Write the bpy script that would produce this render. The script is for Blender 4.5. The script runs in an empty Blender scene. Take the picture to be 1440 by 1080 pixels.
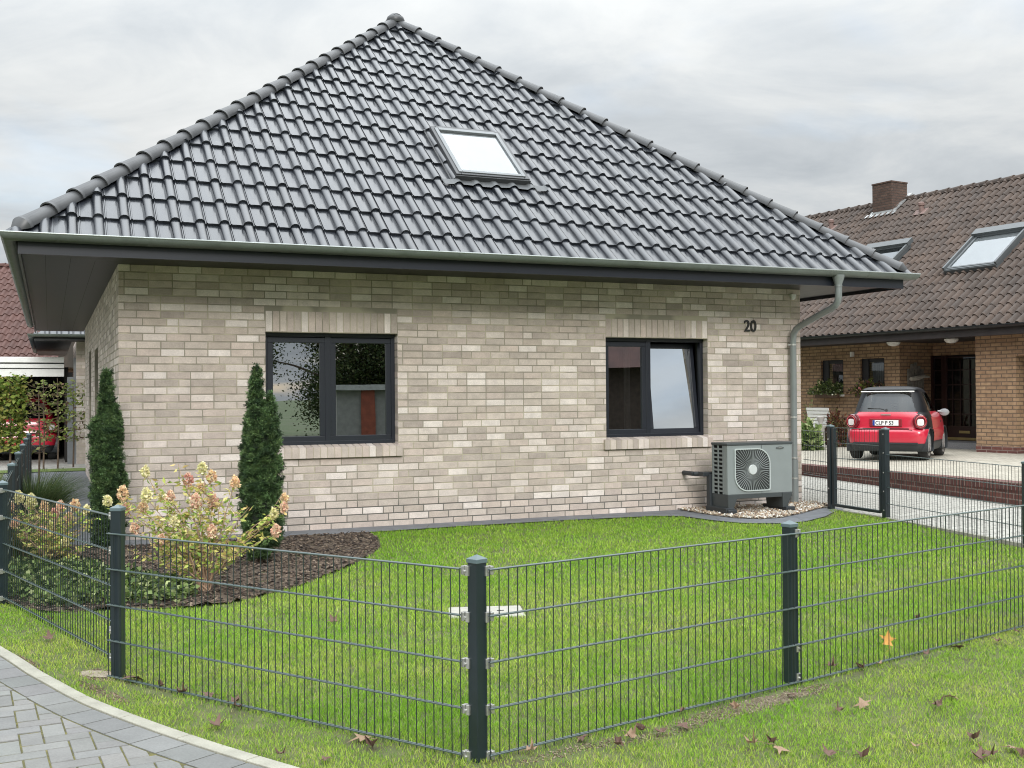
import bpy, bmesh, math, random
import numpy as np
from mathutils import Vector, Matrix
random.seed(7); rng = np.random.default_rng(11)
R = math.radians; PI = math.pi
S = bpy.context.scene; COL = S.collection

# ------------------------------------------------------------------ frame of the place
TH = .4006; LX, LY = -4.229, 11.759            # house yaw and its front left corner
HW, HD = 8.967, 11.73                           # house width / depth
CT, ST = math.cos(TH), math.sin(TH)
def hw(u, v): return (LX+u*CT-v*ST, LY+u*ST+v*CT)
def gz(x, y):                                   # ground height
    v = -(x-LX)*ST+(y-LY)*CT
    t = np.clip((v+6)/5.5, 0, 1)
    return -.035+.035*t+.06*(1-t)*np.clip((-x-2.2)/1.6, 0, 1)

# ------------------------------------------------------------------ helpers
def tag(o, label=None, cat=None, group=None, kind=None):
    if label: o['label'] = label
    if cat: o['category'] = cat
    if group: o['group'] = group
    if kind: o['kind'] = kind
    return o
def empty(name, loc=(0,0,0), rz=0, label=None, cat=None, group=None):
    o = bpy.data.objects.new(name, None); COL.objects.link(o)
    o.location = loc; o.rotation_euler = (0,0,rz); o.empty_display_size = .2
    return tag(o, label, cat, group)
class MB:
    def __init__(s): s.v = []; s.f = []; s.c = []; s.usec = False
    def add(s, vs, fs, col=None, M=None):
        n = len(s.v)
        if M is not None: vs = [M @ Vector(p) for p in vs]
        s.v += [tuple(p) for p in vs]; s.f += [tuple(i+n for i in f) for f in fs]
        if col is not None: s.usec = True
        s.c += [col or (1,1,1)]*len(fs)
        return s
    def box(s, x0, y0, z0, x1, y1, z1, M=None, col=None):
        vs = [(x0,y0,z0),(x1,y0,z0),(x1,y1,z0),(x0,y1,z0),(x0,y0,z1),(x1,y0,z1),(x1,y1,z1),(x0,y1,z1)]
        return s.add(vs, [(0,3,2,1),(4,5,6,7),(0,1,5,4),(1,2,6,5),(2,3,7,6),(3,0,4,7)], col, M)
    def tube(s, pts, r, n=8, cap=True, col=None, M=None):
        pts = [Vector(p) for p in pts]; rs = r if isinstance(r, (list,tuple)) else [r]*len(pts)
        vs = []; up = None
        for i, p in enumerate(pts):
            if i == 0: d = pts[1]-p
            elif i == len(pts)-1: d = p-pts[i-1]
            else: d = (pts[i+1]-p).normalized()+(p-pts[i-1]).normalized()
            d.normalize()
            if up is None:
                up = Vector((0,0,1)) if abs(d.z) < .9 else Vector((1,0,0))
            a = d.cross(up).normalized(); b = a.cross(d).normalized(); up = b
            for k in range(n):
                t = 2*PI*(k+.5)/n
                vs.append(p+(a*math.cos(t)+b*math.sin(t))*rs[i])
        fs = []
        for i in range(len(pts)-1):
            for k in range(n):
                k2 = (k+1) % n
                fs.append((i*n+k, i*n+k2, (i+1)*n+k2, (i+1)*n+k))
        if cap: fs += [tuple(range(n))[::-1], tuple(range((len(pts)-1)*n, len(pts)*n))]
        return s.add(vs, fs, col, M)
    def disc(s, c, axis, r0, r1, h, n=24, col=None, M=None):   # cylinder from radius r0 to r1
        c = Vector(c); a = Vector(axis).normalized()
        return s.tube([c, c+a*h], [r0, r1], n, True, col, M)
    def lathe(s, prof, c=(0,0,0), n=20, col=None, M=None):      # prof: (r, z)
        vs = [(c[0]+r*math.cos(2*PI*k/n), c[1]+r*math.sin(2*PI*k/n), c[2]+z) for r, z in prof for k in range(n)]
        fs = []
        for i in range(len(prof)-1):
            for k in range(n):
                k2 = (k+1) % n; fs.append((i*n+k, i*n+k2, (i+1)*n+k2, (i+1)*n+k))
        fs += [tuple(range(n))[::-1], tuple(range((len(prof)-1)*n, len(prof)*n))]
        return s.add(vs, fs, col, M)
    def prism(s, poly, z0, z1, col=None, M=None):
        n = len(poly)
        a = sum(poly[i][0]*poly[(i+1) % n][1]-poly[(i+1) % n][0]*poly[i][1] for i in range(n))
        if a < 0: poly = poly[::-1]
        vs = [(x,y,z0) for x,y in poly]+[(x,y,z1) for x,y in poly]
        fs = [tuple(range(n))[::-1], tuple(range(n,2*n))]+[(i,(i+1)%n,(i+1)%n+n,i+n) for i in range(n)]
        return s.add(vs, fs, col, M)
    def build(s, name, mat, parent=None, smooth=None, bevel=0, label=None):
        me = bpy.data.meshes.new(name); me.from_pydata(s.v, [], s.f); me.update()
        if s.usec:
            at = me.color_attributes.new('Col', 'FLOAT_COLOR', 'CORNER')
            lt = np.array([len(f) for f in s.f]); cc = np.array(s.c, dtype=np.float32)
            arr = np.ones((lt.sum(),4), np.float32); arr[:,:3] = np.repeat(cc, lt, axis=0)
            at.data.foreach_set('color', arr.ravel())
        # uv in metres, projected along each face's main axis
        uv = me.uv_layers.new(name='UV'); nf = len(me.polygons)
        if nf:
            nrm = np.empty(nf*3, np.float32); me.polygons.foreach_get('normal', nrm); nrm = np.abs(nrm.reshape(-1,3))
            tot = np.empty(nf, np.int32); me.polygons.foreach_get('loop_total', tot)
            li = np.empty(len(me.loops), np.int32); me.loops.foreach_get('vertex_index', li)
            co = np.array(s.v, np.float32)[li]; ax = np.repeat(nrm.argmax(1), tot)
            U = np.where(ax == 0, co[:,1], co[:,0]); V = np.where(ax == 2, co[:,1], co[:,2])
            uv.data.foreach_set('uv', np.stack([U,V],1).astype(np.float32).ravel())
        if smooth is not None:
            me.polygons.foreach_set('use_smooth', [True]*nf)
            me.set_sharp_from_angle(angle=R(smooth))
        if mat: me.materials.append(mat)
        o = bpy.data.objects.new(name, me); COL.objects.link(o)
        if parent: o.parent = parent
        if getattr(s,'rails',None): s.rails.build('rail', M_rail_sheen, o)
        if bevel:
            m = o.modifiers.new('b','BEVEL'); m.width = bevel; m.segments = 2; m.limit_method = 'ANGLE'; m.angle_limit = R(40)
        if label: o['label'] = label
        return o
def np_mesh(name, V, F, mat, parent=None, col=None, smooth=False):
    """V (n,3); F (m,k) all faces the same size; col per face (m,3)"""
    me = bpy.data.meshes.new(name); m, k = F.shape
    me.vertices.add(len(V)); me.vertices.foreach_set('co', V.astype(np.float32).ravel())
    me.loops.add(m*k); me.loops.foreach_set('vertex_index', F.astype(np.int32).ravel())
    me.polygons.add(m); me.polygons.foreach_set('loop_start', (np.arange(m)*k).astype(np.int32))
    me.polygons.foreach_set('loop_total', np.full(m,k,np.int32)); me.update(calc_edges=True)
    if col is not None:
        at = me.color_attributes.new('Col','FLOAT_COLOR','CORNER'); a = np.ones((m*k,4), np.float32)
        a[:,:3] = np.repeat(col, k, axis=0); at.data.foreach_set('color', a.ravel())
    if smooth: me.polygons.foreach_set('use_smooth', [True]*m)
    me.materials.append(mat)
    o = bpy.data.objects.new(name, me); COL.objects.link(o)
    if parent: o.parent = parent
    return o

# ------------------------------------------------------------------ materials
def lin(r, g, b): return tuple(((c/255)/12.92 if c/255 <= .04045 else ((c/255+.055)/1.055)**2.4) for c in (r,g,b))
MATS = {}
def nodes(name):
    m = bpy.data.materials.new(name); m.use_nodes = True; nt = m.node_tree
    b = nt.nodes['Principled BSDF']; return m, nt, b
def mat(name, col, rough=.6, metal=0, var=.15, vs=6, bump=0, bs=60, spec=.5, coat=0, attr=False, trans=0, wscale=None, fine=0, cell=None):
    if name in MATS: return MATS[name]
    m, nt, b = nodes(name); N = nt.nodes.new; L = nt.links.new
    b.inputs['Roughness'].default_value = rough; b.inputs['Metallic'].default_value = metal
    b.inputs['Specular IOR Level'].default_value = spec; b.inputs['Coat Weight'].default_value = coat
    b.inputs['Coat Roughness'].default_value = .08
    tc = N('ShaderNodeTexCoord'); nz = N('ShaderNodeTexNoise'); nz.inputs['Scale'].default_value = vs; nz.inputs['Detail'].default_value = 6
    L(tc.outputs['Object'], nz.inputs['Vector'])
    mr = N('ShaderNodeMapRange'); mr.inputs['From Min'].default_value = .3; mr.inputs['From Max'].default_value = .7
    mr.inputs['To Min'].default_value = 1-var; mr.inputs['To Max'].default_value = 1+var
    L(nz.outputs['Fac'], mr.inputs['Value'])
    src = mr.outputs['Result']
    if fine:
        n2 = N('ShaderNodeTexNoise'); n2.inputs['Scale'].default_value = vs*14; n2.inputs['Detail'].default_value = 4
        L(tc.outputs['Object'], n2.inputs['Vector'])
        m2 = N('ShaderNodeMapRange'); m2.inputs['From Min'].default_value = .3; m2.inputs['From Max'].default_value = .7
        m2.inputs['To Min'].default_value = 1-fine; m2.inputs['To Max'].default_value = 1+fine
        L(n2.outputs['Fac'], m2.inputs['Value'])
        mm = N('ShaderNodeMath'); mm.operation = 'MULTIPLY'; L(src, mm.inputs[0]); L(m2.outputs['Result'], mm.inputs[1]); src = mm.outputs[0]
    if cell:
        mp = N('ShaderNodeMapping'); mp.inputs['Location'].default_value = (cell[2][0],cell[2][1],0); L(tc.outputs['Object'], mp.inputs[0])
        sx_ = N('ShaderNodeSeparateXYZ'); L(mp.outputs[0], sx_.inputs[0]); cbn = N('ShaderNodeCombineXYZ')
        for i in (0,1):
            sn = N('ShaderNodeMath'); sn.operation = 'SNAP'; L(sx_.outputs[i], sn.inputs[0]); sn.inputs[1].default_value = cell[i]; L(sn.outputs[0], cbn.inputs[i])
        wn = N('ShaderNodeTexWhiteNoise'); wn.noise_dimensions = '2D'; L(cbn.outputs[0], wn.inputs['Vector'])
        m3 = N('ShaderNodeMapRange'); m3.inputs['To Min'].default_value = .78; m3.inputs['To Max'].default_value = 1.22; L(wn.outputs['Value'], m3.inputs['Value'])
        mm = N('ShaderNodeMath'); mm.operation = 'MULTIPLY'; L(src, mm.inputs[0]); L(m3.outputs[0], mm.inputs[1]); src = mm.outputs[0]
        m4 = N('ShaderNodeMapRange'); m4.inputs['To Min'].default_value = rough-.05; m4.inputs['To Max'].default_value = rough+.07; L(wn.outputs['Value'], m4.inputs['Value'])
        ns_ = N('ShaderNodeTexNoise'); ns_.inputs['Scale'].default_value = 1.1; ns_.inputs['Detail'].default_value = 7; L(tc.outputs['Object'], ns_.inputs['Vector'])
        m5 = N('ShaderNodeMath'); m5.operation = 'MULTIPLY_ADD'; L(ns_.outputs[0], m5.inputs[0]); m5.inputs[1].default_value = .22; L(m4.outputs[0], m5.inputs[2])
        m6 = N('ShaderNodeMath'); m6.operation = 'SUBTRACT'; L(m5.outputs[0], m6.inputs[0]); m6.inputs[1].default_value = .11; L(m6.outputs[0], b.inputs['Roughness'])
    vm = N('ShaderNodeVectorMath'); vm.operation = 'SCALE'
    if attr:
        at = N('ShaderNodeAttribute'); at.attribute_name = 'Col'; L(at.outputs['Color'], vm.inputs[0])
    else: vm.inputs[0].default_value = col
    L(src, vm.inputs['Scale']); L(vm.outputs[0], b.inputs['Base Color'])
    if bump:
        n3 = N('ShaderNodeTexNoise'); n3.inputs['Scale'].default_value = bs; n3.inputs['Detail'].default_value = 5
        L(tc.outputs['Object'], n3.inputs['Vector'])
        bp = N('ShaderNodeBump'); bp.inputs['Strength'].default_value = bump; bp.inputs['Distance'].default_value = .01
        L(n3.outputs['Fac'], bp.inputs['Height']); L(bp.outputs[0], b.inputs['Normal'])
    if trans:
        # leaves let some light through
        tr = N('ShaderNodeBsdfTranslucent'); L(vm.outputs[0], tr.inputs['Color'])
        mx = N('ShaderNodeMixShader'); mx.inputs[0].default_value = trans
        L(b.outputs[0], mx.inputs[1]); L(tr.outputs[0], mx.inputs[2]); L(mx.outputs[0], nt.nodes['Material Output'].inputs[0])
    MATS[name] = m; return m
def brickmat(name, c1, c2, mortar, bw=.25, bh=.0833, ms=.01, off=.5, rough=.85, bump=.5, rot=False):
    if name in MATS: return MATS[name]
    m, nt, b = nodes(name); N = nt.nodes.new; L = nt.links.new
    uv = N('ShaderNodeUVMap'); uv.uv_map = 'UV'
    bt = N('ShaderNodeTexBrick'); bt.offset = off; bt.squash = 1
    bt.inputs['Color1'].default_value = (*c1,1); bt.inputs['Color2'].default_value = (*c2,1); bt.inputs['Mortar'].default_value = (*mortar,1)
    bt.inputs['Scale'].default_value = 1; bt.inputs['Mortar Size'].default_value = ms; bt.inputs['Mortar Smooth'].default_value = .2
    bt.inputs['Brick Width'].default_value = bw; bt.inputs['Row Height'].default_value = bh; bt.inputs['Bias'].default_value = 0
    if rot:
        mp = N('ShaderNodeMapping'); mp.inputs['Rotation'].default_value = (0,0,PI/2); L(uv.outputs[0], mp.inputs[0]); L(mp.outputs[0], bt.inputs['Vector'])
    else: L(uv.outputs[0], bt.inputs['Vector'])
    nz = N('ShaderNodeTexNoise'); nz.inputs['Scale'].default_value = 9; nz.inputs['Detail'].default_value = 8
    tc = N('ShaderNodeTexCoord'); L(tc.outputs['Object'], nz.inputs['Vector'])
    mr = N('ShaderNodeMapRange'); mr.inputs['From Min'].default_value = .3; mr.inputs['From Max'].default_value = .7
    mr.inputs['To Min'].default_value = .8; mr.inputs['To Max'].default_value = 1.2; L(nz.outputs['Fac'], mr.inputs['Value'])
    vm = N('ShaderNodeVectorMath'); vm.operation = 'SCALE'; L(bt.outputs['Color'], vm.inputs[0]); L(mr.outputs[0], vm.inputs['Scale'])
    L(vm.outputs[0], b.inputs['Base Color']); b.inputs['Roughness'].default_value = rough
    bp = N('ShaderNodeBump'); bp.invert = True; bp.inputs['Strength'].default_value = bump; bp.inputs['Distance'].default_value = .008
    L(bt.outputs['Fac'], bp.inputs['Height']); L(bp.outputs[0], b.inputs['Normal'])
    MATS[name] = m; return m
def glassmat(name, refl=.3, tint=(.02,.025,.03), see=.35):
    if name in MATS: return MATS[name]
    m, nt, b = nodes(name); N = nt.nodes.new; L = nt.links.new
    nt.nodes.remove(b)
    g = N('ShaderNodeBsdfGlossy'); g.inputs['Roughness'].default_value = .0; g.inputs['Color'].default_value = (.93,.97,1,1)
    tc = N('ShaderNodeTexCoord'); nz = N('ShaderNodeTexNoise'); nz.inputs['Scale'].default_value = 1.3; L(tc.outputs['Object'], nz.inputs['Vector'])
    bp = N('ShaderNodeBump'); bp.inputs['Strength'].default_value = .02; bp.inputs['Distance'].default_value = .02; L(nz.outputs[0], bp.inputs['Height']); L(bp.outputs[0], g.inputs['Normal'])
    t = N('ShaderNodeBsdfTransparent'); t.inputs['Color'].default_value = (see,see,see,1)
    lw = N('ShaderNodeFresnel'); lw.inputs['IOR'].default_value = 1.5
    ad = N('ShaderNodeMath'); ad.operation = 'ADD'; ad.use_clamp = True; ad.inputs[1].default_value = refl; L(lw.outputs[0], ad.inputs[0])
    mx = N('ShaderNodeMixShader'); L(ad.outputs[0], mx.inputs[0]); L(t.outputs[0], mx.inputs[1]); L(g.outputs[0], mx.inputs[2])
    L(mx.outputs[0], nt.nodes['Material Output'].inputs[0]); MATS[name] = m; return m

M_brick = mat('clinker', (1,1,1), .85, var=.1, vs=9, bump=.35, bs=70, attr=True, fine=.12)
M_mort = mat('mortar', lin(178,170,152), .95, var=.08, vs=5, bump=.3, bs=120)
M_tile = mat('roof_tile_glazed', (.018,.021,.027), .27, var=.10, vs=3, spec=.85, coat=.22, cell=(.2482,.352,(-.14,-.054)))
M_cap = mat('hip_tile_glazed', (.05,.052,.055), .42, var=.12, vs=5, spec=.6)
M_anth = mat('anthracite_frame', (.013,.016,.024), .36, var=.05)
M_soff = mat('soffit_panel', (.007,.008,.009), .42, var=.05, vs=2)
M_zinc = mat('weathered_zinc', (.12,.14,.125), .45, .3, var=.14, vs=4, fine=.06)
M_zincl = mat('pipe_zinc', (.235,.258,.257), .38, .35, var=.08, vs=4)
M_black = mat('black_inside', (.006,.006,.007), .8, var=0)
M_glass = glassmat('window_glass', .40, see=.3)
M_glass2 = glassmat('coated_glass', .62, see=.2)
M_white = mat('white_paint', (.75,.75,.73), .5, var=.05)
M_fence = mat('fence_powder_coat', (.012,.021,.026), .33, var=.12, vs=12, spec=.6)
M_wire = mat('fence_wire', (.014,.024,.026), .33, var=.1, spec=.6)
M_rail_sheen = mat('rail_painted_sheen', (.060,.085,.082), .3, var=.1, spec=.8)  # same coat as the wires; sky sheen on the rails painted in as lighter colour
M_galv = mat('galvanised_steel', (.55,.55,.53), .35, .8, var=.15, vs=60)
M_hp = mat('heat_pump_casing', (.215,.240,.238), .42, var=.04)
M_hpd = mat('heat_pump_dark', (.05,.058,.06), .5, var=.05)
M_blkp = mat('black_plastic', (.025,.03,.034), .5, var=.08)

# ================================================================== SETTING: ground sheets
def sheet(name, poly, mt, zoff=0, step=.2, zf=gz, kind='structure', cut=True):
    """polygon on the ground, cut into a grid so that it follows the terrain"""
    bm = bmesh.new(); vs = [bm.verts.new((x,y,0)) for x,y in poly]; bm.faces.new(vs)
    xs = [p[0] for p in poly]; ys = [p[1] for p in poly]
    if cut:
        for ax, lo, hi in ((0,min(xs),max(xs)),(1,min(ys),max(ys))):
            k = lo+step
            while k < hi:
                co = (k,0,0) if ax == 0 else (0,k,0); no = (1,0,0) if ax == 0 else (0,1,0)
                bmesh.ops.bisect_plane(bm, geom=bm.verts[:]+bm.edges[:]+bm.faces[:], plane_co=co, plane_no=no); k += step
    for v in bm.verts: v.co.z = float(zf(v.co.x, v.co.y))+zoff
    bm.normal_update()
    for f in bm.faces:
        if f.normal.z < 0: f.normal_flip()
    uvl = bm.loops.layers.uv.new('UV')
    for f in bm.faces:
        for l in f.loops: l[uvl].uv = (l.vert.co.x, l.vert.co.y)
    me = bpy.data.meshes.new(name); bm.to_mesh(me); bm.free(); me.materials.append(mt)
    o = bpy.data.objects.new(name, me); COL.objects.link(o)
    if kind: o['kind'] = kind
    return o
def ground_mat(name, cols, scale=3, rough=.95, bump=.4, bs=40):
    m, nt, b = nodes(name); N = nt.nodes.new; L = nt.links.new
    tc = N('ShaderNodeTexCoord'); n1 = N('ShaderNodeTexNoise'); n1.inputs['Scale'].default_value = scale; n1.inputs['Detail'].default_value = 10; n1.inputs['Roughness'].default_value = .7
    L(tc.outputs['Object'], n1.inputs['Vector']); cr = N('ShaderNodeValToRGB'); e = cr.color_ramp.elements
    e[0].position = .3; e[0].color = (*cols[0],1); e[1].position = .7; e[1].color = (*cols[-1],1)
    for i, c in enumerate(cols[1:-1]):
        k = e.new(.3+.4*(i+1)/(len(cols)-1)); k.color = (*c,1)
    L(n1.outputs['Fac'], cr.inputs[0]); L(cr.outputs[0], b.inputs['Base Color']); b.inputs['Roughness'].default_value = rough
    n3 = N('ShaderNodeTexNoise'); n3.inputs['Scale'].default_value = bs; n3.inputs['Detail'].default_value = 6; L(tc.outputs['Object'], n3.inputs['Vector'])
    bp = N('ShaderNodeBump'); bp.inputs['Strength'].default_value = bump; bp.inputs['Distance'].default_value = .03; L(n3.outputs[0], bp.inputs['Height']); L(bp.outputs[0], b.inputs['Normal'])
    return m
M_soil = ground_mat('lawn_soil', [(.06,.045,.025),(.08,.10,.03),(.14,.13,.06)], 5)
M_far = ground_mat('far_ground', [(.06,.09,.03),(.09,.12,.05),(.12,.12,.08)], .3)
M_mulch = ground_mat('bed_mulch', [(.03,.022,.016),(.09,.065,.045),(.15,.115,.085)], 14, bump=.9, bs=60)
g = MB(); g.add([(-400,-400,-.14),(400,-400,-.14),(400,600,-.14),(-400,600,-.14)], [(0,1,2,3)]); tag(g.build('ground', M_far), kind='structure')
sheet('lawn_ground', [(-9,3),(8.6,3),(8.6,9),(5.2,11.2),(4.4,15.6),(-3,14.5),(-9,15)], M_soil, 0, .25)

# kerb curve (outer edge of the pale kerb stones, towards the grass)
KERB = [(-4.75,8.9),(-4.2,8.1),(-3.66,7.35),(-3.19,6.8),(-2.93,6.51),(-2.69,6.23),(-2.48,6.01),(-2.28,5.80),(-2.03,5.56),(-1.81,5.36),(-1.58,5.16),(-1.3,4.93),(-1.0,4.70),(-.7,4.48),(-.3,4.2),(.2,3.9)]
def smooth_curve(P, n=6):
    out = []
    P = [np.array(p) for p in P]
    for i in range(len(P)-1):
        p0 = P[max(i-1,0)]; p1 = P[i]; p2 = P[i+1]; p3 = P[min(i+2,len(P)-1)]
        for k in range(n):
            t = k/n
            out.append(.5*((2*p1)+(-p0+p2)*t+(2*p0-5*p1+4*p2-p3)*t*t+(-p0+3*p1-3*p2+p3)*t**3))
    out.append(P[-1]); return np.array(out)
KC = smooth_curve(KERB)
seg = np.linalg.norm(np.diff(KC,axis=0),axis=1); KS = np.concatenate([[0],np.cumsum(seg)])
def kpt(s):
    x = np.interp(s,KS,KC[:,0]); y = np.interp(s,KS,KC[:,1]); d = .02
    dx = np.interp(s+d,KS,KC[:,0])-np.interp(s-d,KS,KC[:,0]); dy = np.interp(s+d,KS,KC[:,1])-np.interp(s-d,KS,KC[:,1]); l = math.hypot(dx,dy)
    return np.array([x,y]), np.array([dy,-dx])/l*-1      # point, direction towards the road
def band(mb, s0, s1, a, b, h, drop=.03, ch=.004, col=None):
    """a stone of the kerb or border between arc lengths s0..s1, offsets a..b towards the road"""
    n = max(2,int((s1-s0)/.06)); top = []; bot = []
    for i in range(n+1):
        p, q = kpt(s0+(s1-s0)*i/n)
        for o in (a,b):
            w = p+q*o; z = float(gz(w[0],w[1])); top.append((w[0],w[1],z+h)); bot.append((w[0],w[1],z+h-drop))
    vs = top+bot; k = 2*(n+1); fs = []
    for i in range(n):
        j = 2*i; fs += [(j,j+1,j+3,j+2),(j+k,j,j+2,j+2+k),(j+1,j+1+k,j+3+k,j+3)]
    fs += [(0,k,k+1,1),(k-2,k-1,2*k-1,2*k-2)]
    c = sum(np.array(v) for v in top)/len(top)
    mb.add(vs, fs, col)
# direction check: the road lies to the south west of the kerb
SGN = 1 if kpt(2.)[1] @ np.array([-.7,-.7]) > 0 else -1
_k = kpt
def kpt(s):
    p, q = _k(s); return p, q*SGN
road_poly = [tuple(kpt(s)[0]+kpt(s)[1]*.03) for s in np.linspace(0,KS[-1],70)]+[(.2,1.5),(-8,1.5),(-8,8.9)]
M_joint = ground_mat('paver_joint', [(.05,.045,.03),(.09,.085,.03),(.17,.15,.04)], 18)
sheet('road', road_poly, M_joint, .004, .3)
M_kerb = mat('kerb_concrete', lin(150,148,136), .9, var=.14, vs=9, bump=.4, bs=90, fine=.1)
mb = MB(); s = .02
while s < KS[-1]-.1:
    l = .5; band(mb, s, min(s+l-.006,KS[-1]), 0, .075, .014); s += l
tag(mb.build('kerb', M_kerb, bevel=.004), kind='structure')
M_paver = mat('grey_paver', (1,1,1), .9, var=.09, vs=7, bump=.35, bs=150, attr=True, fine=.09)
pb = MB(); s = .0
def pcol(base=(.180,.180,.172), v=.1):
    k = 1+random.uniform(-v,v); return tuple(c*k*(1+random.uniform(-.015,.015)) for c in base)
while s < KS[-1]-.2:
    l = .215+random.uniform(-.01,.01); band(pb, s, s+l-.008, .083, .245, .008, col=pcol((.166,.168,.164),.10)); s += l
# herringbone field of 10x20 pavers, cut off at the border course
inner = np.array([kpt(q)[0]+kpt(q)[1]*.253 for q in np.linspace(0,KS[-1],60)])
A = R(27); ca, sa = math.cos(A), math.sin(A)
def inroad(x,y):
    d = ((inner-np.array([x,y]))**2).sum(1); i = int(d.argmin()); i = min(max(i,1),len(inner)-2)
    t = inner[i+1]-inner[i-1]; n = np.array([t[1],-t[0]]); q = kpt(KS[-1]*i/59)[1]
    if n @ q < 0: n = -n
    return (np.array([x,y])-inner[i]) @ n/np.linalg.norm(n), inner[i], n/np.linalg.norm(n)
w = .1; jg = .0035
# direct tiling: in every row r (height w) the pattern repeats every 4 units: [H H V v]; H starts at x = r (mod 4)
cells = []
for r in range(-70,40):
    for c in range(-60,60):
        if (c-r) % 4 == 0: cells.append((c*w, r*w, 2*w, w))       # lying paver
        if (c-r) % 4 == 3: cells.append((c*w, r*w, w, 2*w))    # standing paver covers row r and r+1
for (x0,y0,a_,b_) in cells:
    cx, cy = x0+a_/2, y0+b_/2; X = cx*ca-cy*sa-2.0; Y = cx*sa+cy*ca+4.5
    if X < -3.9 or X > -.2 or Y < 3.6 or Y > 7.0: continue
    d, p0, n = inroad(X,Y)
    if d < -.12: continue
    loc = [(x0+jg,y0+jg),(x0+a_-jg,y0+jg),(x0+a_-jg,y0+b_-jg),(x0+jg,y0+b_-jg)]
    P = [np.array([px*ca-py*sa-2.0, px*sa+py*ca+4.5]) for px,py in loc]
    if d < .14:                                              # cut along the border course
        Q = []
        for k in range(4):
            A0, B0 = P[k], P[(k+1)%4]; da, db = (A0-p0)@n-.002, (B0-p0)@n-.002
            if da >= 0: Q.append(A0)
            if (da >= 0) != (db >= 0): Q.append(A0+(B0-A0)*da/(da-db))
        P = Q
    if len(P) < 3: continue
    ar = .5*abs(sum(P[k][0]*P[(k+1)%len(P)][1]-P[(k+1)%len(P)][0]*P[k][1] for k in range(len(P))))
    if ar < .0012: continue
    cen = sum(P)/len(P); z = float(gz(cen[0],cen[1])); hh = .008+random.uniform(-.0012,.0012)
    n_ = len(P); tl = [(*(p+(cen-p)/np.linalg.norm(cen-p)*.0035),z+hh) for p in P]; ml = [(*p,z+hh-.0035) for p in P]; bl = [(*p,z-.02) for p in P]
    fs = [tuple(range(n_))]+[(k,(k+1)%n_,(k+1)%n_+n_,k+n_)[::-1] for k in range(n_)]+[(k+n_,(k+1)%n_+n_,(k+1)%n_+2*n_,k+2*n_)[::-1] for k in range(n_)]
    pb.add(tl+ml+bl, fs, pcol())
tag(pb.build('road_pavers', M_paver), kind='structure')

# planting bed, slate edging, gravel, path
BED = [(-2.38,8.11),(-2.12,8.32),(-1.76,8.97),(-1.5,10.0),(-1.38,10.7),(-1.36,11.2),(-1.47,11.85),hw(2.62,-.48),hw(-.3,-.5),(-5.0,11.6),(-5.9,13.9),(-6.7,13.6),(-5.2,10.9),(-3.86,8.2),(-3.35,7.85),(-2.75,8.05)]
def rough_noise(x,y): return .012*math.sin(17*x+3*math.sin(9*y))+.01*math.sin(23*y+2*math.sin(13*x))+.008*math.sin(41*x+37*y)
bed = sheet('planting_bed', BED, M_mulch, .0, .09, lambda x,y: gz(x,y)+.012+rough_noise(x,y))
def chips(name, poly, n, size, cols, mt, z0, kind='stuff', flat=.4, label=None, cat=None, zf=gz):
    P = pts_in(poly, n); m = len(P)
    base = np.array([(1,0,0),(-1,0,0),(0,1,0),(0,-1,0),(0,0,1),(0,0,-1)],float)
    F0 = np.array([(0,2,4),(2,1,4),(1,3,4),(3,0,4),(2,0,5),(1,2,5),(3,1,5),(0,3,5)])
    sz = size*(.5+rng.random((m,1,3))*1.0); sz[:,:,2] *= flat
    V = base[None]*sz*(1+.3*rng.standard_normal((m,6,1)))
    a = rng.random(m)*2*PI; tl = rng.normal(0,.35,m)
    x = V[:,:,0]*np.cos(a)[:,None]-V[:,:,1]*np.sin(a)[:,None]; y = V[:,:,0]*np.sin(a)[:,None]+V[:,:,1]*np.cos(a)[:,None]
    z = V[:,:,2]+x*np.sin(tl)[:,None]
    zz = np.array([float(zf(p[0],p[1])) for p in P])+z0+rng.random(m)*size*.4
    V = np.stack([x+P[:,0,None], y+P[:,1,None], z+zz[:,None]],-1).reshape(-1,3)
    F = (F0[None]+(np.arange(m)*6)[:,None,None]).reshape(-1,3)
    c = np.array(cols)[rng.integers(0,len(cols),m)]*(1+.2*rng.standard_normal((m,1))).clip(.5,1.6)
    o = np_mesh(name, V, F, mt, col=np.repeat(c,8,axis=0)); o['kind'] = kind
    if label: o['label'] = label; o['category'] = cat
    return o
def inpoly(X, Y, poly):
    r = np.zeros(len(X), bool); n = len(poly)
    for i in range(n):
        x0,y0 = poly[i]; x1,y1 = poly[(i+1)%n]
        c = ((y0 > Y) != (y1 > Y)); r ^= c & (X < (x1-x0)*(Y-y0)/(y1-y0+1e-12)+x0)
    return r
def pts_in(poly, n):
    p = np.array(poly); out = []; k = 0
    while k < n:
        q = p.min(0)+rng.random((n*2,2))*(p.max(0)-p.min(0)); q = q[inpoly(q[:,0],q[:,1],poly)]; out.append(q); k += len(q)
    return np.concatenate(out)[:n]
M_chip = mat('bark_chip', (1,1,1), .95, var=.2, vs=30, attr=True)
chips('bark_mulch', BED, 9000, .017, [(.10,.07,.05),(.05,.035,.027),(.17,.13,.095),(.03,.022,.018)], M_chip, .02, label='brown bark and clods scattered over the planting bed', cat='mulch')
M_slate = brickmat('slate_slabs', (.13,.14,.155), (.16,.17,.185), (.05,.05,.05), bw=1.0, bh=.5, ms=.004, rough=.6, bump=.2)
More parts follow.
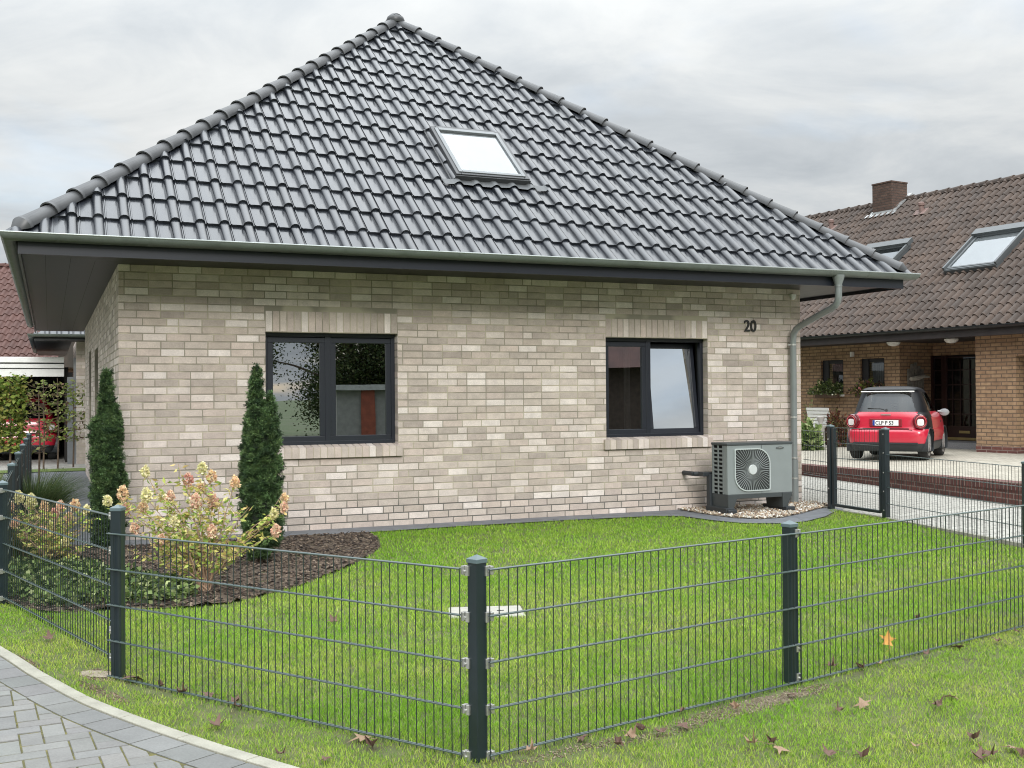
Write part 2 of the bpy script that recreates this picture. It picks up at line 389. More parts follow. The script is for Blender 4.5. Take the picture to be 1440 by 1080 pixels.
PAD = [hw(-.1,-.0),hw(-.1,-.5),hw(2.6,-.48),hw(3.75,-.42),hw(5.2,-.42),hw(6.3,-.5),hw(6.62,-.68),hw(6.72,-1.2),hw(6.9,-1.6),hw(7.25,-1.78),hw(7.65,-1.76),hw(8.2,-1.45),hw(8.6,-1.11),hw(8.95,-.9),hw(9.12,.1),hw(8.97,.2)]
sheet('slate_edging', PAD, M_slate, .013, .4)
GRAV = [hw(6.95,-.02),hw(6.98,-.75),hw(7.08,-1.15),hw(7.3,-1.36),hw(7.6,-1.36),hw(8.1,-1.1),hw(8.7,-.72),hw(9.1,-.55),hw(9.12,0),hw(8.95,-.02)]
M_grav0 = ground_mat('gravel_bed', [(.12,.09,.06),(.3,.25,.19),(.45,.4,.33)], 30)
sheet('gravel_ground', GRAV, M_grav0, .02, .3)
chips('gravel', GRAV, 2600, .02, [(.5,.46,.38),(.34,.25,.17),(.62,.6,.55),(.22,.16,.12),(.45,.36,.26)], M_chip, .028, flat=.6, label='pale and brown pebbles spread under the heat pump', cat='gravel')
sheet('path', [hw(-1.5,-.2),hw(-.0,-.2),hw(-.0,12.35),hw(-1.55,12.35)], M_slate, .006, 1)
M_conc = brickmat('forecourt_paving', lin(150,148,142), lin(165,163,157), lin(110,108,100), bw=.2, bh=.2, ms=.006)
sheet('driveway_forecourt', [hw(-9,13.3),hw(2,13.3),hw(2,30),hw(-9,30)], M_conc, .006, 4)
M_turf = ground_mat('turf', [(.05,.07,.02),(.10,.15,.03),(.15,.17,.05)], 12)
sheet('grass_strip', [hw(-6,12.35),hw(2,12.35),hw(2,13.3),hw(-6,13.3)], M_turf, .02, 2)
# side strip of the bed along the left fence
sheet('side_border_ground', [hw(-3.2,-1),hw(-1.5,-1),hw(-1.55,12.35),hw(-3.4,12.35)], M_soil, .01, 1)
sheet('side_street', [hw(-12,0),hw(-3.6,0),hw(-3.6,13.3),hw(-12,13.3)], M_conc, .0, 2)

# ================================================================== HOUSE
HC = dict(v=0)
house = empty('brick_house', (LX,LY,0), TH, 'beige brick bungalow with glossy dark tiled hipped roof and number 20', 'house')
BCOL = [(.40,.365,.305),(.36,.33,.275),(.45,.415,.35),(.33,.295,.24),(.38,.35,.295),(.42,.37,.31),(.30,.275,.23),(.35,.31,.265)]
def bcol():
    k = random.random()
    if k < .10: c = (.60,.58,.52)
    elif k < .24: c = (.52,.49,.43)
    elif k < .29: c = (.25,.225,.19)
    else: c = random.choice(BCOL)
    t = random.uniform(.94,1.06)*1.21; q = .66; c = tuple(x*q+m*(1-q) for x, m in zip(c,(.42,.385,.325))); return (c[0]*t*1.025, c[1]*t*.965, c[2]*t*1.01)
def brick(mb, M, u0, z0, u1, z1, d=.004, e=.0035, col=None):
    j = random.uniform(-.0012,.0012); D = d+j
    vs = [(u0,0,z0),(u1,0,z0),(u1,0,z1),(u0,0,z1),(u0+e,-D,z0+e),(u1-e,-D,z0+e),(u1-e,-D,z1-e),(u0+e,-D,z1-e)]
    mb.add(vs, [(4,5,6,7),(0,1,5,4),(1,2,6,5),(2,3,7,6),(3,0,4,7)], col or bcol(), M)
CH = .0833
def brick_plane(mb, mort, M, W, nrow, holes, soldiers=()):
    """bricks in local x (along), z (up), facing -y; holes = (u0,u1,z0,z1)"""
    off = 0; H = nrow*CH
    blocks = list(holes)+[(a,b,z0,z1) for a,b,z0,z1 in soldiers]
    for r in range(nrow):
        z0 = r*CH; z1 = z0+.0715
        off = (off+random.choice([.125,.0625,.1875,.125])) % .25
        x = -off; cuts = []
        while x < W:
            L = .24 if random.random() > .09 else .115
            cuts.append((x, x+L)); x += L+.01
        free = [(0,W)]
        for a,b,c,d in blocks:
            if c < z1-.02 and d > z0+.02:
                nf = []
                for p,q in free:
                    if b <= p or a >= q: nf.append((p,q)); continue
                    if a > p: nf.append((p,a))
                    if b < q: nf.append((b,q))
                free = nf
        for p,q in free:
            for a,b in cuts:
                s_, e_ = max(a,p), min(b,q)
                if e_-s_ > .022: brick(mb, M, s_, z0, e_, z1)
    for a,b,c,d in soldiers:
        n = round((b-a)/CH); w_ = (b-a)/n
        for k in range(n): brick(mb, M, a+k*w_+.005, c+.003, a+(k+1)*w_-.005, d-.006)
    # mortar plane with holes
    us = sorted({0,W,*[h[0] for h in holes],*[h[1] for h in holes]}); zs = sorted({0,H,*[h[2] for h in holes],*[h[3] for h in holes]})
    for i in range(len(us)-1):
        for j in range(len(zs)-1):
            cu, cz = (us[i]+us[i+1])/2, (zs[j]+zs[j+1])/2
            if any(h[0] < cu < h[1] and h[2] < cz < h[3] for h in holes): continue
            mort.add([(us[i],0,zs[j]),(us[i+1],0,zs[j]),(us[i+1],0,zs[j+1]),(us[i],0,zs[j+1])], [(0,1,2,3)], None, M)
W1 = (1.565,3.12,.965,2.28); W2 = (5.905,7.445,.965,2.28)
S1 = (1.565,3.12,2.283,2.525); S2 = (5.905,7.445,2.283,2.525)
bb, mo = MB(), MB()
brick_plane(bb, mo, Matrix.Identity(4), HW, 36, [W1,W2], [S1,S2])
# left side wall: local x runs from the back to the front
ML = Matrix.Translation((0,HD,0)) @ Matrix.Rotation(-PI/2,4,'Z')
SD = [(HD-6.7,HD-5.3,.08,2.33),(HD-9.35,HD-8.35,.08,2.40)]
brick_plane(bb, mo, ML, HD, 36, SD)
MR = Matrix.Translation((HW,0,0)) @ Matrix.Rotation(PI/2,4,'Z')
brick_plane(bb, mo, MR, 3.0, 36, [])
# plain back half of the right wall, back wall
mo.add([(HW,3,0),(HW,HD,0),(HW,HD,3),(HW,3,3)], [(0,1,2,3)]); mo.add([(0,HD,0),(HW,HD,0),(HW,HD,3),(0,HD,3)], [(3,2,1,0)])
# reveals of the front windows
for (a,b,c,d) in (W1,W2):
    n = int((d-c)/CH)
    for k in range(n+1):
        z0 = c+.005+k*CH-(.04); z1 = z0+.0715
        z0 = max(z0,c); z1 = min(z1,d)
        if z1-z0 < .01: continue
        for M_ in (Matrix.Translation((b,0,0)) @ Matrix.Rotation(-PI/2,4,'Z'), ):
            brick(bb, Matrix.Translation((b,.0,0)) @ Matrix.Rotation(-PI/2,4,'Z') @ Matrix.Translation((-.115,0,0)), 0, z0, .112, z1, d=.0015, e=.001)
            brick(bb, Matrix.Translation((a,.0,0)) @ Matrix.Rotation(PI/2,4,'Z'), .003, z0, .115, z1, d=.0015, e=.001)
    mo.add([(a,0,c),(a,.2,c),(a,.2,d),(a,0,d)], [(3,2,1,0)]); mo.add([(b,0,c),(b,.2,c),(b,.2,d),(b,0,d)], [(0,1,2,3)])
    mo.add([(a,0,d),(b,0,d),(b,.2,d),(a,.2,d)], [(0,1,2,3)])
for (a,b,c,d) in SD:
    y0, y1 = HD-a, HD-b
    for yy in (y0,y1): mo.add([(0,yy,c),(.2,yy,c),(.2,yy,d),(0,yy,d)], [(0,1,2,3)])
    mo.add([(0,y0,d),(0,y1,d),(.2,y1,d),(.2,y0,d)], [(0,1,2,3)])
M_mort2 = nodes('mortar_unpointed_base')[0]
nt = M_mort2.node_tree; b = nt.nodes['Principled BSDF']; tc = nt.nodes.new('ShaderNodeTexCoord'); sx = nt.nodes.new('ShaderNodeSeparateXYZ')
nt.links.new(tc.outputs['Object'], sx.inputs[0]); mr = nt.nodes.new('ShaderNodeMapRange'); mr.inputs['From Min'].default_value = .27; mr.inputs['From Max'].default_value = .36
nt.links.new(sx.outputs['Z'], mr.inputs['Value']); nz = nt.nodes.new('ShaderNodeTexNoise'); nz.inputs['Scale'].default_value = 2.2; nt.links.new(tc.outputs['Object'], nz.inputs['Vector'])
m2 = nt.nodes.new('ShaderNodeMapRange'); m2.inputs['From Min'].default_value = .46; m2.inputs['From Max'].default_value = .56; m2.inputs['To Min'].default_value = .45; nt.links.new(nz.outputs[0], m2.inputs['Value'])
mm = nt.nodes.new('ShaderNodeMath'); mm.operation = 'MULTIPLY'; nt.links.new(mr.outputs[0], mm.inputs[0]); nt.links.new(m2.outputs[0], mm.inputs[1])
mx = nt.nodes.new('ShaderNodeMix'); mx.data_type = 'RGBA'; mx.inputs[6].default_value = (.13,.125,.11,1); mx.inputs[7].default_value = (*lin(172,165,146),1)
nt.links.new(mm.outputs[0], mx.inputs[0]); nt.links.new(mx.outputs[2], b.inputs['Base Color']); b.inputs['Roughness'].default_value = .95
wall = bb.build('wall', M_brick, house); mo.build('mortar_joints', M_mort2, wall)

# --- windows
def ring(mb, u0, u1, z0, z1, y0, y1, t, tb=None):
    tb = tb or t
    mb.box(u0,y0,z0,u1,y1,z0+tb); mb.box(u0,y0,z1-t,u1,y1,z1); mb.box(u0,y0,z0+tb,u0+t,y1,z1-t); mb.box(u1-t,y0,z0+tb,u1,y1,z1-t)
def sill(a, b, nm='sill'):
    m = MB(); n = round((b-a+.09)/CH); w_ = (b-a+.09)/n
    for k in range(n):
        u = a-.045+k*w_
        vs = [(u+.004,-.048,.835),(u+w_-.004,-.048,.835),(u+w_-.004,.11,.86),(u+.004,.11,.86),(u+.004,-.048,.958),(u+w_-.004,-.048,.958),(u+w_-.004,.115,.985),(u+.004,.115,.985)]
        m.add(vs, [(0,3,2,1),(4,5,6,7),(0,1,5,4),(1,2,6,5),(2,3,7,6),(3,0,4,7)], bcol())
    o = m.build(nm, M_brick, None, bevel=.003)
    m2 = MB(); m2.box(a-.043,-.043,.838,b+.043,.10,.953); q = m2.build('sill_mortar', M_mort, o); return o
def window(a, b, c, d, mid, tilt=False):
    w = MB(); ring(w, a-.01, b+.01, c-.0, d+.01, .115, .185, .055, .06)
    w.box(mid-.035,.118,c+.05,mid+.035,.183,d-.04)
    w.box(a-.01,.105,d-.035,b+.01,.12,d+.012)          # guide rail of the blind at the top
    wo = w.build('window', M_anth, house, bevel=.004)
    for i, (p, q) in enumerate(((a+.045,mid-.032),(mid+.032,b-.045))):
        s_ = MB(); ring(s_, 0, q-p, 0, d-.05-(c+.05), -.012, .05, .062, .07)
        g_ = MB(); g_.add([(.06,.012,.068),(q-p-.06,.012,.068),(q-p-.06,.012,d-c-.162),(.06,.012,d-c-.162)], [(0,1,2,3)])
        so = s_.build('sash', M_anth, wo, bevel=.005); go = g_.build('pane', M_glass2 if tilt and i == 1 else M_glass, so)
        so.location = (p, .135, c+.05)
        if tilt and i == 1: so.rotation_euler = (R(-7.5),0,0); so.location = (p,.15,c+.05)
    so = sill(a, b); so.parent = wo
    # room behind the panes
    r = MB(); r.add([(a-.5,.3,c-.5),(b+.5,.3,c-.5),(b+.5,3.4,c-.5),(a-.5,3.4,c-.5),(a-.5,.3,d+.2),(b+.5,.3,d+.2),(b+.5,3.4,d+.2),(a-.5,3.4,d+.2)],
        [(0,1,2,3),(7,6,5,4),(5,6,2,1),(6,7,3,2),(7,4,0,3)])
    r.box(a-.5,.19,c-.5,b+.5,.3,c+.01); r.box(a-.5,.19,d-.03,b+.5,.3,d+.2); r.box(a-.5,.19,c,a+.0,.3,d); r.box(b,.19,c,b+.5,.3,d)
    r.build('room', mat('dim_room', (.035,.035,.035), .9, var=.1), wo)
    return wo
w1 = window(*W1, 2.31); w2 = window(*W2, 6.60, True)
cu = MB()
for x0,x1 in ((6.02,6.12),(6.4,6.5)):
    for k in range(10):
        cu.box(x0+k*.01,.42+.012*(k%2),1.0,x0+k*.01+.009,.43+.012*(k%2),2.2)
cu.build('curtain', mat('net_curtain', (.35,.35,.34), .9), w2)
# side door and side window
for (a,b,c,d), nm in zip(SD, ('side_window','side_door')):
    y0, y1 = HD-b, HD-a; m = MB(); ring_ = [(.12,y0,c,.18,y1,d)]
    m.box(.12,y0,c,.17,y0+.08,d); m.box(.12,y1-.08,c,.17,y1,d); m.box(.12,y0+.08,c,.17,y1-.08,c+.1); m.box(.12,y0+.08,d-.08,.17,y1-.08,d)
    o = m.build(nm, M_anth, house, bevel=.004)
    g_ = MB(); g_.box(.14,y0+.08,c+.1,.15,y1-.08,d-.08); g_.build('panel', M_anth if nm == 'side_door' else M_black, o)

# --- soffit, fascia, gutter: rectangles offset outwards from the walls
def rect_sweep(mb, prof, W=HW, y0=-0., y1=HD+1.1, u0=0, closed=False, back=None):
    """profile points (offset outwards, z); sweeps left side, front and right side"""
    n = len(prof); loops = []
    for o, z in prof:
        loops.append([(u0-o, y1, z),(u0-o, y0-o, z),(W+o, y0-o, z),(W+o, y1, z)])
    vs = [p for l in loops for p in l]; fs = []
    for i in range(n-1 if not closed else n):
        j = (i+1) % n
        for k in range(3): fs.append((i*4+k, i*4+k+1, j*4+k+1, j*4+k))
    mb.add(vs, fs)
m = MB(); rect_sweep(m, [(.0,2.986),(.965,2.986)]); so = m.build('soffit', M_soff, house)
m = MB()
for o in (.24,.48,.72): rect_sweep(m, [(o,2.983),(o+.003,2.983)])
m.build('panel_joint', M_black, so)
m = MB(); rect_sweep(m, [(.94,2.94),(.965,2.94),(.965,3.10),(.94,3.10)], closed=True); m.build('fascia', M_anth, house)
def gut_prof(c, zc, r, n=10):
    p = [(c-r, zc+.0)]+[(c-r*math.cos(PI*k/n), zc-r*math.sin(PI*k/n)) for k in range(1,n)]+[(c+r, zc)]
    return p
m = MB(); rect_sweep(m, gut_prof(1.045,3.125,.075,12)); rect_sweep(m, gut_prof(1.045,3.125,.071,12)[::-1])
gut = m.build('gutter', M_zinc, house, smooth=40)
m = MB(); rect_sweep(m, [(1.114+.011*math.cos(2*PI*k/8), 3.127+.010*math.sin(2*PI*k/8)) for k in range(8)], closed=True); m.build('gutter_rim', mat('rim_zinc_glint',(.36,.39,.38),.3,.5,var=.08,vs=4), gut, smooth=60)  # rim coloured paler than the gutter: the sky's glint is painted in
m = MB()
def half_hoop(mb, x0, y0, axis, c, zc, r, wd=.022, sgn=1):
    n = 10; vs = []
    for k in range(n+1):
        t = PI*k/n; o = c-r*math.cos(t); z = zc-r*math.sin(t)
        for w_ in (0,wd):
            vs.append((x0+w_, -o, z) if axis == 'x' else ((-o if sgn > 0 else HW+o), y0+w_, z))
    mb.add(vs, [(2*k,2*k+1,2*k+3,2*k+2) for k in range(n)])
x = -.62
for i, x in enumerate([-.62,.22,.88,1.55,2.2,2.86,3.5,4.15,4.8,5.45,6.1,6.75,7.4,8.05,8.6,9.22,9.62]):
    m = MB(); half_hoop(m, x, 0, 'x', 1.045, 3.127, .0785, .03); m.build('gutter_bracket', M_zinc, gut, smooth=40)
for k in range(19): m = MB(); half_hoop(m, 0, -.7+k*.7, 'y', 1.045, 3.127, .0785, .03); m.build('gutter_bracket', M_zinc, gut, smooth=40)

# --- roof tiles
ZR = 3.095; SL = .811; V0 = -1.03
def rz_(t): return ZR+SL*(t-V0)
cs_, sn_ = math.cos(math.atan(SL)), math.sin(math.atan(SL))
PROF = [(-.066,-.002),(-.056,-.006),(-.05,.014),(-.036,.036),(-.013,.048),(.013,.048),(.036,.036),(.05,.014),(.055,-.006),(.063,-.006),(.068,.006),(.078,.006),(.083,-.003),(.12,-.001)]
def tile_field(t_of, s0, s1, nrows, tw=.2482, c0=1.259, row=.352, vk=-.73, prof=PROF, lift=.031, lip=.025, rz=rz_, cs=cs_, sn=sn_, jit=.0015):
    """rows of tiles; t_of(s,t,z) maps (along eaves, inwards, up) to the house frame"""
    mb = MB(); k0 = math.floor((s0-c0)/tw)-1; k1 = math.ceil((s1-c0)/tw)+1
    for r in range(-1, nrows):
        ta, tb = vk+r*row, vk+(r+1)*row+.05
        if r == -1: ta = vk-.335 if abs(row-.352) < 1e-6 else vk-row
        line = []
        for k in range(k0,k1):
            j = random.uniform(-jit,jit)
            for du, h in prof: line.append((c0+k*tw+du, h*(1 if tw > 0 else 1)+j))
        n = len(line); vs = []
        for (s, h) in line:                       # lip bottom, lower edge, upper edge
            hh = h+lift
            vs.append(t_of(s, ta-sn*(hh-lip), rz(ta)+cs*(hh-lip)))
        for (s, h) in line:
            hh = h+lift; vs.append(t_of(s, ta-sn*hh, rz(ta)+cs*hh))
        for (s, h) in line: vs.append(t_of(s, tb-sn*h, rz(tb)+cs*h))
        fs = []
        for i in range(n-1): fs += [(i,i+1,n+i+1,n+i),(n+i,n+i+1,2*n+i+1,2*n+i)]
        mb.add(vs, fs)
    return mb
def clip(mb, planes):
    bm = bmesh.new(); me = bpy.data.meshes.new('t'); me.from_pydata(mb.v,[],mb.f); bm.from_mesh(me); bpy.data.meshes.remove(me)
    for co, no in planes:
        bmesh.ops.bisect_plane(bm, geom=bm.verts[:]+bm.edges[:]+bm.faces[:], plane_co=co, plane_no=no, clear_outer=True)
    out = MB(); bm.verts.index_update(); out.v = [tuple(v.co) for v in bm.verts]; out.f = [tuple(v.index for v in f.verts) for f in bm.faces]; out.c = [(1,1,1)]*len(out.f)
    bm.free(); return out
HH = HW/2
tf = clip(tile_field(lambda s,t,z: (s,t,z), -1.1, HW+1.1, 16), [((0,0,0),(-1,1,0)),((HW,0,0),(1,1,0))])
roof = tf.build('roof', M_tile, house, smooth=30)
tl = clip(tile_field(lambda s,t,z: (t,s,z), -1.1, HD+1.1, 16), [((0,0,0),(1,-1,0)),((0,HD,0),(1,1,0)),((HH,0,0),(1,0,0))])
tl.build('roof_side', M_tile, roof, smooth=30)
tr_ = clip(tile_field(lambda s,t,z: (HW-t,s,z), -1.1, HD+1.1, 16, c0=.02), [((HW,0,0),(-1,-1,0)),((HW,HD,0),(-1,1,0)),((HH,0,0),(-1,0,0))])
tr_.build('roof_side', M_tile, roof, smooth=30)
# closed deck under the tiles
m = MB(); e = .98; za, zb = 3.08, rz_(HH)-.06
m.add([(-e,-e,za),(HW+e,-e,za),(HW+e,HD+e,za),(-e,HD+e,za),(HH,HH,zb),(HH,HD-HH,zb)], [(0,1,4),(1,2,5,4),(2,3,5),(3,0,4,5)])
m.build('roof_deck', M_black, roof)
# hip caps
def cap_run(mb, A, B, n, r0=.113, r1=.097, flat=.9, first_closed=True, seg=10):
    A, B = Vector(A), Vector(B); d = (B-A)/n; dn = d.normalized()
    side = dn.cross(Vector((0,0,1))).normalized(); up = side.cross(dn).normalized()
    for i in range(n):
        p = A+d*i; q = p+d*1.07; vs = []
        for (c, r, lf) in ((p,r0-.018,.0),(p,r0,.0),(p+d*.10,r0-.002,0),(p+d*.12,r0-.010,0),(q,r1-.006,-.012)):
            for k in range(seg+1):
                t = PI*(k/seg)*1.12-.06*PI; vs.append(c+side*(r*math.cos(t))+up*(r*flat*math.sin(t)+lf))
        w_ = seg+1; fs = [(a*w_+k,a*w_+k+1,(a+1)*w_+k+1,(a+1)*w_+k) for a in range(4) for k in range(seg)]
        if i == 0 and first_closed:
            vs.append(p-d*.40+up*.015); z = len(vs)-1; fs += [(w_+k+1,w_+k,z) for k in range(seg)]
        mb.add(vs, fs)
m = MB(); cn = 22
def hp_(t, k=.028): return rz_(t)+k
cap_run(m, (-.93,-.93,hp_(-.93)), (HH-.05,HH-.05,hp_(HH-.05)), 22)
m.build('hip_cap', M_cap, roof, smooth=50)
m = MB(); cap_run(m, (HW+.93,-.93,hp_(-.93)), (HH+.05,HH-.05,hp_(HH-.05)), 22); m.build('hip_cap', M_cap, roof, smooth=50)
m = MB(); cap_run(m, (HH,HD-HH+.1,hp_(HH)+.03), (HH,HH-.1,hp_(HH)+.03), 8, first_closed=False); m.lathe([(.13,-.05),(.15,0),(.13,.05),(.07,.1),(.01,.115)], (HH,HH-.02,hp_(HH)+.02), 14)
m.build('ridge_cap', M_cap, roof, smooth=50)
# roof window: frame in the slope's own axes
def roof_frame(origin, sl):           # local x along eaves, y up the slope, z outwards
    a = math.atan(sl); return Matrix.Translation(origin) @ Matrix.Rotation(a,4,'X')
def skylight(parent, origin, sl, w, L, mf, mg, shutter=False, name='skylight', apron=True):
    M_ = roof_frame(origin, sl); m = MB()
    m.box(0,0,-.05,.07,L,.10,M=M_); m.box(w-.07,0,-.05,w,L,.10,M=M_); m.box(.07,L-.09,-.05,w-.07,L,.11,M=M_); m.box(.07,0,-.05,w-.07,.07,.10,M=M_)
    m.box(-.012,-.02,-.03,w+.012,.0,.085,M=M_)
    o = m.build(name, mf, parent, bevel=.008)
    m = MB(); m.box(.045,.045,.075,.095,L-.06,.112,M=M_); m.box(w-.095,.045,.075,w-.045,L-.06,.112,M=M_); m.box(.095,.045,.075,w-.095,.1,.112,M=M_); m.box(.095,L-.13,.075,w-.095,L-.06,.118,M=M_)
    if shutter: m.box(-.04,L-.12,.08,w+.04,L+.13,.20,M=M_); m.box(-.03,-.0,.07,.02,L,.16,M=M_); m.box(w-.02,0,.07,w+.03,L,.16,M=M_)
    m.build('sash', mf if shutter else M_alu, o, bevel=.006)
    g_ = MB(); g_.add([M_ @ Vector(p) for p in ((.09,.09,.088),(w-.09,.09,.088),(w-.09,L-.1,.088),(.09,L-.1,.088))], [(0,1,2,3)]); g_.build('pane', mg, o)
    m = MB(); m.box(.02,.02,-.04,w-.02,L-.02,.078,M=M_); m.build('blind', mat('roof_blind',(.45,.475,.48),.7,var=.03), o)
    return o
M_alu = mat('skylight_alu', (.16,.17,.175), .35, .5, var=.06)
M_gsky = glassmat('roof_glass', .11, see=.7)
sk = skylight(house, (3.978,.325,rz_(.325)+.03), SL, 1.0, 1.325, mat('skylight_dark',(.035,.037,.04),.4,var=.06), M_gsky)
# lead apron, dressed over the tiles below the skylight
m = MB(); M_ = roof_frame((3.78,.325,rz_(.325)+.018), SL); n = 90; vs = []
for k in range(n+1):
    x = 1.42*k/n; u = 3.78+x; ph = ((u-1.259+.124) % .2482)-.124; h = .043*max(0,math.cos(min(abs(ph)/.062,1)*PI/2))
    vs += [M_ @ Vector((x,-.13-.012*math.sin(u*9),h*.95+.030)), M_ @ Vector((x,-.0,h*.55+.03))]
m.add(vs, [(2*k,2*k+2,2*k+3,2*k+1) for k in range(n)])
m.box(-.0,0,.0,.19,1.3,.05,M=M_) if False else None
m.build('apron_flashing', mat('lead_apron',(.10,.106,.11),.5,.3,var=.1), sk, smooth=60)
m = MB(); Mk = roof_frame((3.978,.325,rz_(.325)+.03), SL); m.box(-.06,-.02,-.03,-.012,1.36,.010,M=Mk); m.box(1.012,-.02,-.03,1.05,1.36,.010,M=Mk); m.box(-.06,1.335,-.03,1.05,1.37,.02,M=Mk)
m.build('side_flashing', mat('skylight_dark',(.035,.037,.04),.4), sk)

# --- downpipe with funnel and swan neck
m = MB(); u = 8.775
m.lathe([(.045,-.16),(.047,-.1),(.075,-.02),(.082,.02)], (u,-1.045,3.055), 20)
path = [(u,-1.045,2.93),(u,-1.045,2.80),(u,-1.03,2.735),(u,-.985,2.685),(u,-.9,2.65),(u,-.55,2.55),(u,-.25,2.46),(u,-.16,2.42),(u,-.105,2.36),(u,-.09,2.27),(u,-.09,.0)]
m.tube(path, .045, 18); m.tube([(u,-.09,.62),(u,-.09,.0)], .055, 18)
dp = m.build('downpipe', M_zincl, house, smooth=40)
for z in (2.2,1.2,.64,.36):
    m = MB(); m.tube([(u,-.09,z),(u,-.09,z+.022)], .057 if z < 1 else .049, 18)
    if z in (2.2,.64): m.box(u-.01,-.06,z,u+.01,0,z+.02)
    if z == 2.2: m.box(u-.085,-.1,2.2,u-.045,-.08,2.22)
    m.build('pipe_clip', M_galv, dp, smooth=40)
m = MB(); m.tube([(u,-1.045,2.925),(u,-1.045,2.945)], .05, 18); m.build('pipe_collar', M_zincl, dp, smooth=40)
# --- number, sensor
def text(body, size, loc, rot, mt, parent, name, off=0, ext=.008, align='LEFT', sx=1):
    c = bpy.data.curves.new(name,'FONT'); c.body = body; c.size = size; c.extrude = ext; c.offset = off; c.align_x = align
    c.materials.append(mt); t_ = bpy.data.objects.new(name, c); COL.objects.link(t_); bpy.context.view_layer.update()
    me = bpy.data.meshes.new_from_object(t_.evaluated_get(bpy.context.evaluated_depsgraph_get())); bpy.data.objects.remove(t_)
    if not me.materials: me.materials.append(mt)
    o = bpy.data.objects.new(name, me); COL.objects.link(o); o.parent = parent; o.location = loc; o.rotation_euler = rot; o.scale = (sx,1,1); return o
text('20', .222, (8.018,-.02,2.388), (PI/2,0,0), mat('number_black',(.02,.02,.02),.4), house, 'house_number', off=.0022, ext=.009, sx=.92)
m = MB(); m.lathe([(.028,0),(.034,.02),(.03,.05)], (0,0,0), 14, M=Matrix.Translation((8.83,0,2.87)) @ Matrix.Rotation(PI/2,4,'X')); m.box(8.79,-.05,2.885,8.87,0,2.915); m.build('outdoor_sensor', M_white, house, bevel=.003)
# --- low wing of the same house at the back left
wb, wm = MB(), MB(); MW = Matrix.Translation((-.10,15.1,0)); brick_plane(wb, wm, MW, 3.0, 35, [])
MWs = Matrix.Translation((-.10,18.1,0)) @ Matrix.Rotation(-PI/2,4,'Z'); brick_plane(wb, wm, MWs, 3.0, 35, [])
wo = wb.build('wing_wall', M_brick, house); wm.build('mortar_joints', M_mort, wo)
m = MB(); rect_sweep(m, [(0,2.87),(.8,2.87),(.8,3.0)], W=8, y0=15.1, y1=24, u0=-.20); m.build('wing_soffit', M_soff, wo)
m = MB(); rect_sweep(m, gut_prof(.87,3.0,.07), W=8, y0=15.1, y1=24, u0=-.20); m.build('wing_gutter', M_zinc, wo, smooth=40)
wt = tile_field(lambda s,t,z: (s,t+15.1+.17,z-.13), -1.1, 8, 8); wt = clip(wt, [((-1.15,14.05,0),(-1,1,0))])
wt.build('wing_roof', M_tile, wo, smooth=30)
m = MB(); m.box(-.16,15.2,0,-.10,15.3,2.5); m.box(-.30,15.25,0,-.16,15.3,2.05); m.build('grey_door', mat('grey_steel',(.2,.21,.22),.5), wo)

# ================================================================== HEAT PUMP
X0, X1, YF, YB, Z0, Z1 = 7.17, 8.16, -.85, -.50, .265, .905
hp = empty('heat_pump', (*hw(X0,YF),0), TH, 'grey heat pump unit with round fan grille on pebbles by the wall', 'heat pump')
w_, d_ = X1-X0, YB-YF
m = MB(); m.box(.0,0,Z0,w_,.02,Z1-.02); m.box(w_-.02,.02,Z0,w_,d_,Z1-.02); m.box(0,d_-.02,Z0,w_,d_,Z1-.02); m.box(0,.02,Z0,.02,.09,Z1-.02)
cas = m.build('casing', M_hp, hp, bevel=.006)
m = MB(); m.box(.515,-.003,Z0+.0,.519,.0,Z1-.02); m.build('panel_joint', M_hpd, cas)
m = MB(); m.box(-.008,-.008,Z1-.02,w_+.008,d_+.008,Z1+.012); m.build('lid', M_hpd, hp, bevel=.006)
m = MB(); m.box(.02,.09,Z0+.01,.03,d_-.01,Z1-.03); m.build('coil', M_black, hp)
m = MB()
for k in range(11): m.box(-.0,.09,Z0+.03+k*.053,.012,d_-.005,Z0+.052+k*.053)
for y in (.09,.2,.31,d_-.02): m.box(-.003,y,Z0,.01,y+.018,Z1-.02)
m.build('side_grille', M_hp, hp)
# grille opening: square with two large and two small rounded corners
def grille_outline(cx, cz, h, rb, rs, n=10):
    P = []
    for (sx, sz, r, a0) in ((1,-1,rs,-90),(1,1,rb,0),(-1,1,rs,90),(-1,-1,rb,180)):
        for k in range(n+1):
            a = R(a0+90*k/n); P.append((cx+sx*(h-r)+r*math.cos(a), cz+sz*(h-r)+r*math.sin(a)))
    return P
cx, cz, gh = .372, .573, .272; out = grille_outline(cx,cz,gh,.2,.03); inn = grille_outline(cx,cz,gh-.014,.188,.022)
m = MB(); n = len(out); m.add([(x,-.016,z) for x,z in out]+[(x,-.016,z) for x,z in inn]+[(x,.0,z) for x,z in out]+[(x,.0,z) for x,z in inn],
    [(k,(k+1)%n,(k+1)%n+n,k+n) for k in range(n)]+[(k+2*n,(k+1)%n+2*n,(k+1)%n,k) for k in range(n)]+[(k+n,(k+1)%n+n,(k+1)%n+3*n,k+3*n) for k in range(n)])
m.build('grille_frame', mat('grille_rim',(.42,.46,.45),.4,var=.03), hp, smooth=40)
m = MB(); m.add([(x,-.003,z) for x,z in inn], [tuple(range(n))]); m.build('fan_opening', mat('fan_dark',(.030,.034,.034),.6), hp)
m = MB()
